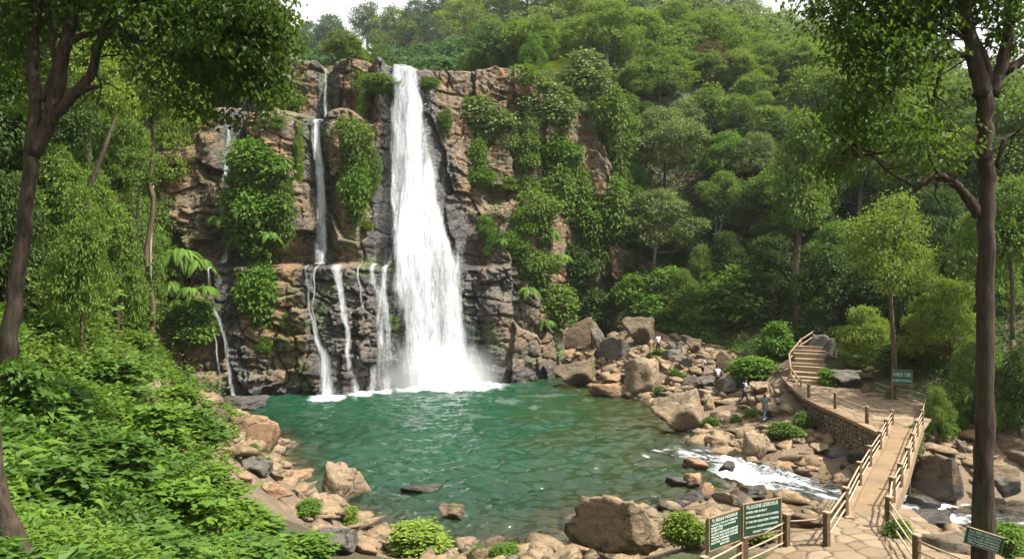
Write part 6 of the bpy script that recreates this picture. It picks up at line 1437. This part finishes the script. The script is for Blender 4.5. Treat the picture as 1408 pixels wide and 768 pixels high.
rt = framing_tree('tall dark forked tree trunk near the right edge carrying the small green notice', P(1350, 700, YR), [
    [(1350, 900, 29), (1352, 800, 27), (1353, 700, 25), (1354, 600, 24), (1354, 500, 23), (1355, 380, 22), (1356, 260, 20), (1355, 180, 20), (1354, 128, 22)],
    [(1352, 135, 23), (1343, 90, 21), (1333, 50, 17), (1325, 0, 15), (1318, -60, 10)],
    [(1358, 138, 15), (1360, 100, 12), (1348, 66, 11), (1325, 40, 9), (1300, 20, 8), (1275, -20, 6)],
    [(1362, 132, 18), (1376, 96, 16), (1388, 40, 14), (1394, -10, 13), (1400, -60, 10)],
    [(1380, 100, 13), (1398, 88, 12), (1420, 72, 10), (1450, 50, 7)],
    [(1327, 76, 9), (1312, 76, 8), (1290, 82, 7), (1258, 84, 6), (1240, 100, 5), (1222, 130, 4), (1212, 150, 2)],
    [(1298, 82, 6), (1288, 118, 5), (1280, 150, 4), (1262, 176, 2)],
    [(1346, 296, 15), (1330, 270, 13), (1308, 248, 11), (1286, 240, 9), (1262, 258, 7), (1250, 268, 4)],
    [(1262, 258, 5), (1225, 240, 4), (1190, 205, 3), (1150, 190, 2)], [(1340, 60, 7), (1290, 30, 6), (1230, 26, 5), (1170, 40, 3)], [(1230, 208, 4), (1180, 215, 3), (1150, 210, 2)],
    [(1370, 230, 6), (1382, 190, 7), (1395, 185, 6)], [(1341, 860, 15), (1343, 700, 13), (1346, 600, 10), (1350, 520, 6)]],
    YR, [(1150, 20, 40, 36, 1.2, 0), (1200, 20, 60, 50, 1.7, .2), (1180, 70, 52, 36, 1.3, 0), (1250, 40, 60, 50, 1.6, .3), (1240, 90, 56, 40, 1.5, -.2), (1300, 10, 44, 40, 1.0, .3), (1190, 130, 46, 34, 1.3, 0), (1160, 170, 40, 36, 1.1, .3), (1230, 170, 52, 36, .9, -.3), (1290, 160, 40, 40, .6, .4), (1150, 220, 34, 34, .9, 0), (1210, 215, 44, 28, .8, .3), (1280, 210, 46, 26, .6, 0), (1385, 10, 34, 46, .9, -.2), (1400, 60, 30, 50, .8, .4), (1380, 130, 30, 40, .35, .2), (1330, 140, 26, 30, .25, .5), (1240, -30, 120, 40, 1.5, 0), (1370, -40, 80, 40, 1.3, 0), (1120, 10, 26, 22, .5, .2), (1110, -10, 40, 20, .8, 0)],
    15000, .125, 902, B_DARK, 'over', 1.0)
# notice nailed to the trunk
ns = sign('small green notice with white text tilted on the right hand trunk', (9.06, 14.62), (9.57, 14.25), 5.68, 6.01, [('ALE MEIE GERIDIOUN', .86, .055, .16), ('BUTI TON EL WRINE NNC', .84, .036, .36), ('RN IAL ANE NERMBINEN', .84, .036, .53), ('INRD TNBNEATINN NEDMNE', .84, .036, .70), ('FIN AENTMN', .8, .036, .86)], M_GREEN, (False, False), 5.6, .018, name='notice')
ns.rotation_euler[1] = math.radians(10)
# bent trunk in the lower left corner
t = empty('bent_trunk', (-6.2, 8.4, 5.5), 'bare bent brown trunk in the bottom left corner', 'trunk'); mb = MB()
bp = [P(*q) for q in ((-6, 560, 8.6), (-3, 640, 8.5), (2, 690, 8.4), (16, 735, 8.3), (36, 790, 8.2), (60, 860, 8.2))]
tt = np.linspace(0, 5, 26); pp = np.stack([np.interp(tt, range(6), np.array(bp)[:, j]) for j in range(3)], -1); pp[1:-1] = (pp[:-2] + 2 * pp[1:-1] + pp[2:]) / 4
mb.tube(pp, np.interp(tt, range(6), [.035, .06, .09, .13, .15, .17]), 10, True, .05); o = link('stem', mb.mesh('stem', True), B_MID, t); o.matrix_parent_inverse = Matrix.Translation(-Vector(t.location))
# understory trunks standing in the left forest
for q, lab in (([(118, 268, 30), (140, 215, 30), (160, 160, 30.5)], 'slanting dark bare trunk in the left forest'), ([(188, 330, 52), (190, 270, 52), (196, 210, 52)], 'upright dark trunk behind the ferns in the left forest'), ([(207, 345, 58), (209, 300, 58), (211, 255, 58)], 'thin pale sapling stem above the ferns')):
    t = empty('bare_trunk', tuple(P(*q[0])), lab, 'trunk'); mb = MB(); w = .09 if 'pale' in lab else .11
    a_ = np.array([P(*p) for p in q]); b_ = a_[:1].copy(); b_[0, 2] = min(gz(b_[:, 0], b_[:, 1])[0] - .3, a_[0, 2] - .5); a_ = np.r_[b_, a_]; mb.tube(a_, [w * 1.1, w, w * .8, w * .5], 8); o = link('stem', mb.mesh('stem', True), B_PALE if 'pale' in lab else B_DARK, t); o.matrix_parent_inverse = Matrix.Translation(-Vector(t.location))

# ------------------------------------------------------------------ people
def fabric(name, c):
    m = NT(name); co = m.coord('Object'); n = m.noise(co, 9, 4); return m.done(m.pbsdf(m.mix(n, tuple(q * .8 for q in c), c), .85, m.bump(n, .3, .02), .2))
SKIN = fabric('brown_skin', (.26, .14, .085)); HAIR = fabric('black_hair', (.012, .010, .009))
FAB = {k: fabric(k, c) for k, c in dict(white_cloth=(.74, .75, .76), dark_cloth=(.018, .018, .022), blue_cloth=(.14, .21, .27), denim=(.12, .19, .26), tan_cloth=(.38, .29, .18), grey_cloth=(.5, .5, .46), black_cloth=(.012, .012, .014)).items()}
def skin_mesh(name, J, E, root=0, sub=2):
    me = bpy.data.meshes.new(name); me.from_pydata([j[:3] for j in J], E, []); o = bpy.data.objects.new(name, me); COL.objects.link(o)
    mo = o.modifiers.new('s', 'SKIN'); mo.use_smooth_shade = True; o.modifiers.new('d', 'SUBSURF').levels = sub
    for i, j in enumerate(J):
        v = me.skin_vertices[0].data[i]; v.radius = (j[3], j[4] if len(j) > 4 else j[3]); v.use_root = i == root
    bpy.context.view_layer.update(); out = bpy.data.meshes.new_from_object(o.evaluated_get(bpy.context.evaluated_depsgraph_get())); bpy.data.objects.remove(o); bpy.data.meshes.remove(me)
    out.polygons.foreach_set('use_smooth', np.ones(len(out.polygons), bool)); return out
def person(px, py, label, top, legs, yaw, stride=.0, lean=.0, arms=(.1, .1), hair_long=False, pack=None, shorts=False, H=1.7, zoff=0., bend=0.):
    p = hit(px, py); t = empty('person', (p[0], p[1], p[2] + zoff), label, 'person', None, math.radians(yaw)); k = H / 1.7
    # local frame: x right, y forward; z up
    hip = np.array([0, 0, .90]); ch = hip + np.array([0, lean * .5, .46]); nk = hip + np.array([0, lean * .62 + .01, .58]); hd = nk + np.array([0, .03 + lean * .1, .14])
    ft = [(-.09, stride * .5, .04), (.09, -stride * .5, .04 + .06 * abs(stride))]; kn = [(-.095, stride * .32 + .04, .49), (.095, -stride * .18 + .04, .50)]
    J = [(*hip, .13, .10), (0, lean * .25, 1.12, .125, .09), (*ch, .15, .095), (*nk, .052), (*(hd - [0, 0, .06]), .06), (*hd, .082, .09), (*(hd + [0, 0, .07]), .072)]
    E = [(0, 1), (1, 2), (2, 3), (3, 4), (4, 5), (5, 6)]
    for s, (f, kk) in zip((-1, 1), zip(ft, kn)):
        b = len(J); J += [(s * .09, 0, .84, .085), (*kk, .058), (f[0], f[1] - .02, .10, .042), (f[0], f[1] + .13, .045, .038)]; E += [(0, b), (b, b + 1), (b + 1, b + 2), (b + 2, b + 3)]
    hands = []
    for s, a in zip((-1, 1), arms):
        sh = ch + np.array([s * .17, 0, .06]); el = sh + np.array([s * .07, a * .22, -.29]); wr = el + np.array([s * .01, a * .3 + .05, -.23 + .1 * abs(a)]); b = len(J)
        J += [(*sh, .055), (*el, .040), (*wr, .029)]; E += [(2, b), (b, b + 1), (b + 1, b + 2)]
        for q in range(5):                            # a thumb and four bent fingers
            o = np.array([(-.028 + .016 * q) * s if q else -.035 * s, .012 if q else .03, -.045 if q else -.02]); l = [.045, .07, .078, .072, .058][q]
            c = len(J); J += [(*(wr + o), .011), (*(wr + o + np.array([0, .012, -l * .6])), .009), (*(wr + o + np.array([0, .03, -l])), .007)]; E += [(b + 2, c), (c, c + 1), (c + 1, c + 2)]
    J = [tuple(np.array(j) * k) for j in J]
    link('body', skin_mesh('body', J, E), SKIN, t)
    Js = [(*hip, .145, .115), (0, lean * .25, 1.12, .14, .105), (*ch, .168, .112), (*(ch + [0, 0, .08]), .085)]; Es = [(0, 1), (1, 2), (2, 3)]
    for s, a in zip((-1, 1), arms):
        sh = ch + np.array([s * .17, 0, .06]); el = sh + np.array([s * .07, a * .22, -.29]); b = len(Js); Js += [(*sh, .072), (*(sh * .25 + el * .75), .06)]; Es += [(2, b), (b, b + 1)]
    link('shirt', skin_mesh('shirt', [tuple(np.array(j) * k) for j in Js], Es), FAB[top], t)
    Jt = [(0, 0, .93, .142, .115)]; Et = []
    for s, (f, kk) in zip((-1, 1), zip(ft, kn)):
        b = len(Jt); Jt += [(s * .09, 0, .82, .10), (*kk, .075)] + ([] if shorts else [(f[0], f[1] - .02, .13, .06)]); Et += [(0, b), (b, b + 1)] + ([] if shorts else [(b + 1, b + 2)])
    link('shorts' if shorts else 'trousers', skin_mesh('trousers', [tuple(np.array(j) * k) for j in Jt], Et), FAB[legs], t)
    Jh = [(*(hd + [0, -.012, .075]), .088, .098), (*(hd + [0, -.05, .0]), .075)] + ([(*(hd + [0, -.09, -.16]), .09, .05), (*(hd + [0, -.11, -.30]), .06, .03)] if hair_long else []); link('hair', skin_mesh('hair', [tuple(np.array(j) * k) for j in Jh], [(i, i + 1) for i in range(len(Jh) - 1)]), HAIR, t)
    # face: nose, eyes, mouth and ears
    fb = MB(); fb.box(tuple((hd + [0, .098, -.015]) * k), (.022 * k, .03 * k, .04 * k)); link('nose', fb.mesh('nose', False, .006), SKIN, t)
    for s in (-1, 1):
        fb = MB(); fb.box(tuple((hd + [s * .033, .086, .015]) * k), (.024 * k, .012 * k, .011 * k)); link('eye', fb.mesh('eye'), FAB['black_cloth'], t)
        fb = MB(); fb.box(tuple((hd + [s * .086, -.005, 0]) * k), (.016 * k, .03 * k, .05 * k)); link('ear', fb.mesh('ear', False, .006), SKIN, t)
    fb = MB(); fb.box(tuple((hd + [0, .09, -.05]) * k), (.045 * k, .01 * k, .009 * k)); link('mouth', fb.mesh('mouth'), FAB['black_cloth'], t)
    for f in ft: fb = MB(); fb.box(tuple(np.array((f[0], f[1] + .06, .04)) * k), (.095 * k, .26 * k, .08 * k)); link('shoe', fb.mesh('shoe', False, .02), FAB['white_cloth' if hair_long else 'black_cloth'], t)
    if pack:
        pb = MB(); pb.box((0, (ch[1] - .2) * k, (ch[2] - .1) * k), (.28 * k, .17 * k, .40 * k)); o = link('backpack', pb.mesh('backpack', False, .05), FAB[pack], t); tag(o, 'dark backpack worn on both shoulders', 'backpack'); del o['category']
    return t
person(905, 500, 'person in white shirt and dark trousers standing on the rocks, farthest from the stairs', 'white_cloth', 'dark_cloth', 20, .18, 0, (.2, .05), H=1.8, zoff=1.05)
person(895, 500, 'person in tan clothes close to the standing person in white, on the far rocks', 'tan_cloth', 'tan_cloth', 40, .12, 0, (.1, .1), H=1.6, zoff=.95)
person(966, 531, 'person in pale grey top and dark shorts stooping among the brown slabs', 'grey_cloth', 'black_cloth', -60, .2, .28, (.5, .3), shorts=True, H=1.75, zoff=.7)
person(987, 543, 'person in white top and dark trousers leaning against the squarish boulder', 'white_cloth', 'dark_cloth', 10, .1, .05, (.25, .1), H=1.75, zoff=.7)
person(1023, 564, 'person in white shirt with dark backpack striding to the right over flat rock', 'white_cloth', 'black_cloth', -75, .75, .16, (.3, -.2), pack='black_cloth', H=1.8, zoff=.55)
person(1051, 583, 'person with long black hair, blue top and jeans walking, nearest of the hikers', 'blue_cloth', 'denim', -50, .55, .06, (.25, -.2), hair_long=True, H=1.8, zoff=.35)

# ------------------------------------------------------------------ spray at the foot of the falls and the air
def vol(name, center, size, dens, label, noise=True):
    bm = bmesh.new(); bmesh.ops.create_icosphere(bm, subdivisions=3, radius=1); me = bpy.data.meshes.new(name); bm.to_mesh(me); bm.free()
    m = NT(name); co = m.coord('Object'); r2 = m.n('ShaderNodeVectorMath', operation='LENGTH'); m.t.links.new(co, r2.inputs[0])
    fall = m.ramp(r2.outputs['Value'], [(0., 1.), (1., 0.)]); f = m.math('MULTIPLY', m.math('POWER', fall, 1.6), dens)
    v = m.n('ShaderNodeVolumePrincipled', Color=(.98, .99, 1.)); m.set(v.inputs['Density'], f); m.t.links.new(v.outputs[0], m.out.inputs['Volume'])
    o = link(name, me, m.m); o.location = center; o.scale = size; return struct(o, 'stuff', label)
vol('mist', (-8.3, 74.6, .6), (8.0, 4.8, 5.2), .8, 'white spray drifting at the foot of the wide waterfall')
hz = MB(); hz.box((25, 145, 56), (470, 410, 126)); m = NT('haze_air'); v = m.n('ShaderNodeVolumePrincipled', Color=(.93, .97, .96), Density=.00011, Anisotropy=.2); m.t.links.new(v.outputs[0], m.out.inputs['Volume'])
struct(link('haze', hz.mesh('haze'), m.m), 'stuff', 'thin pale haze in the valley air')
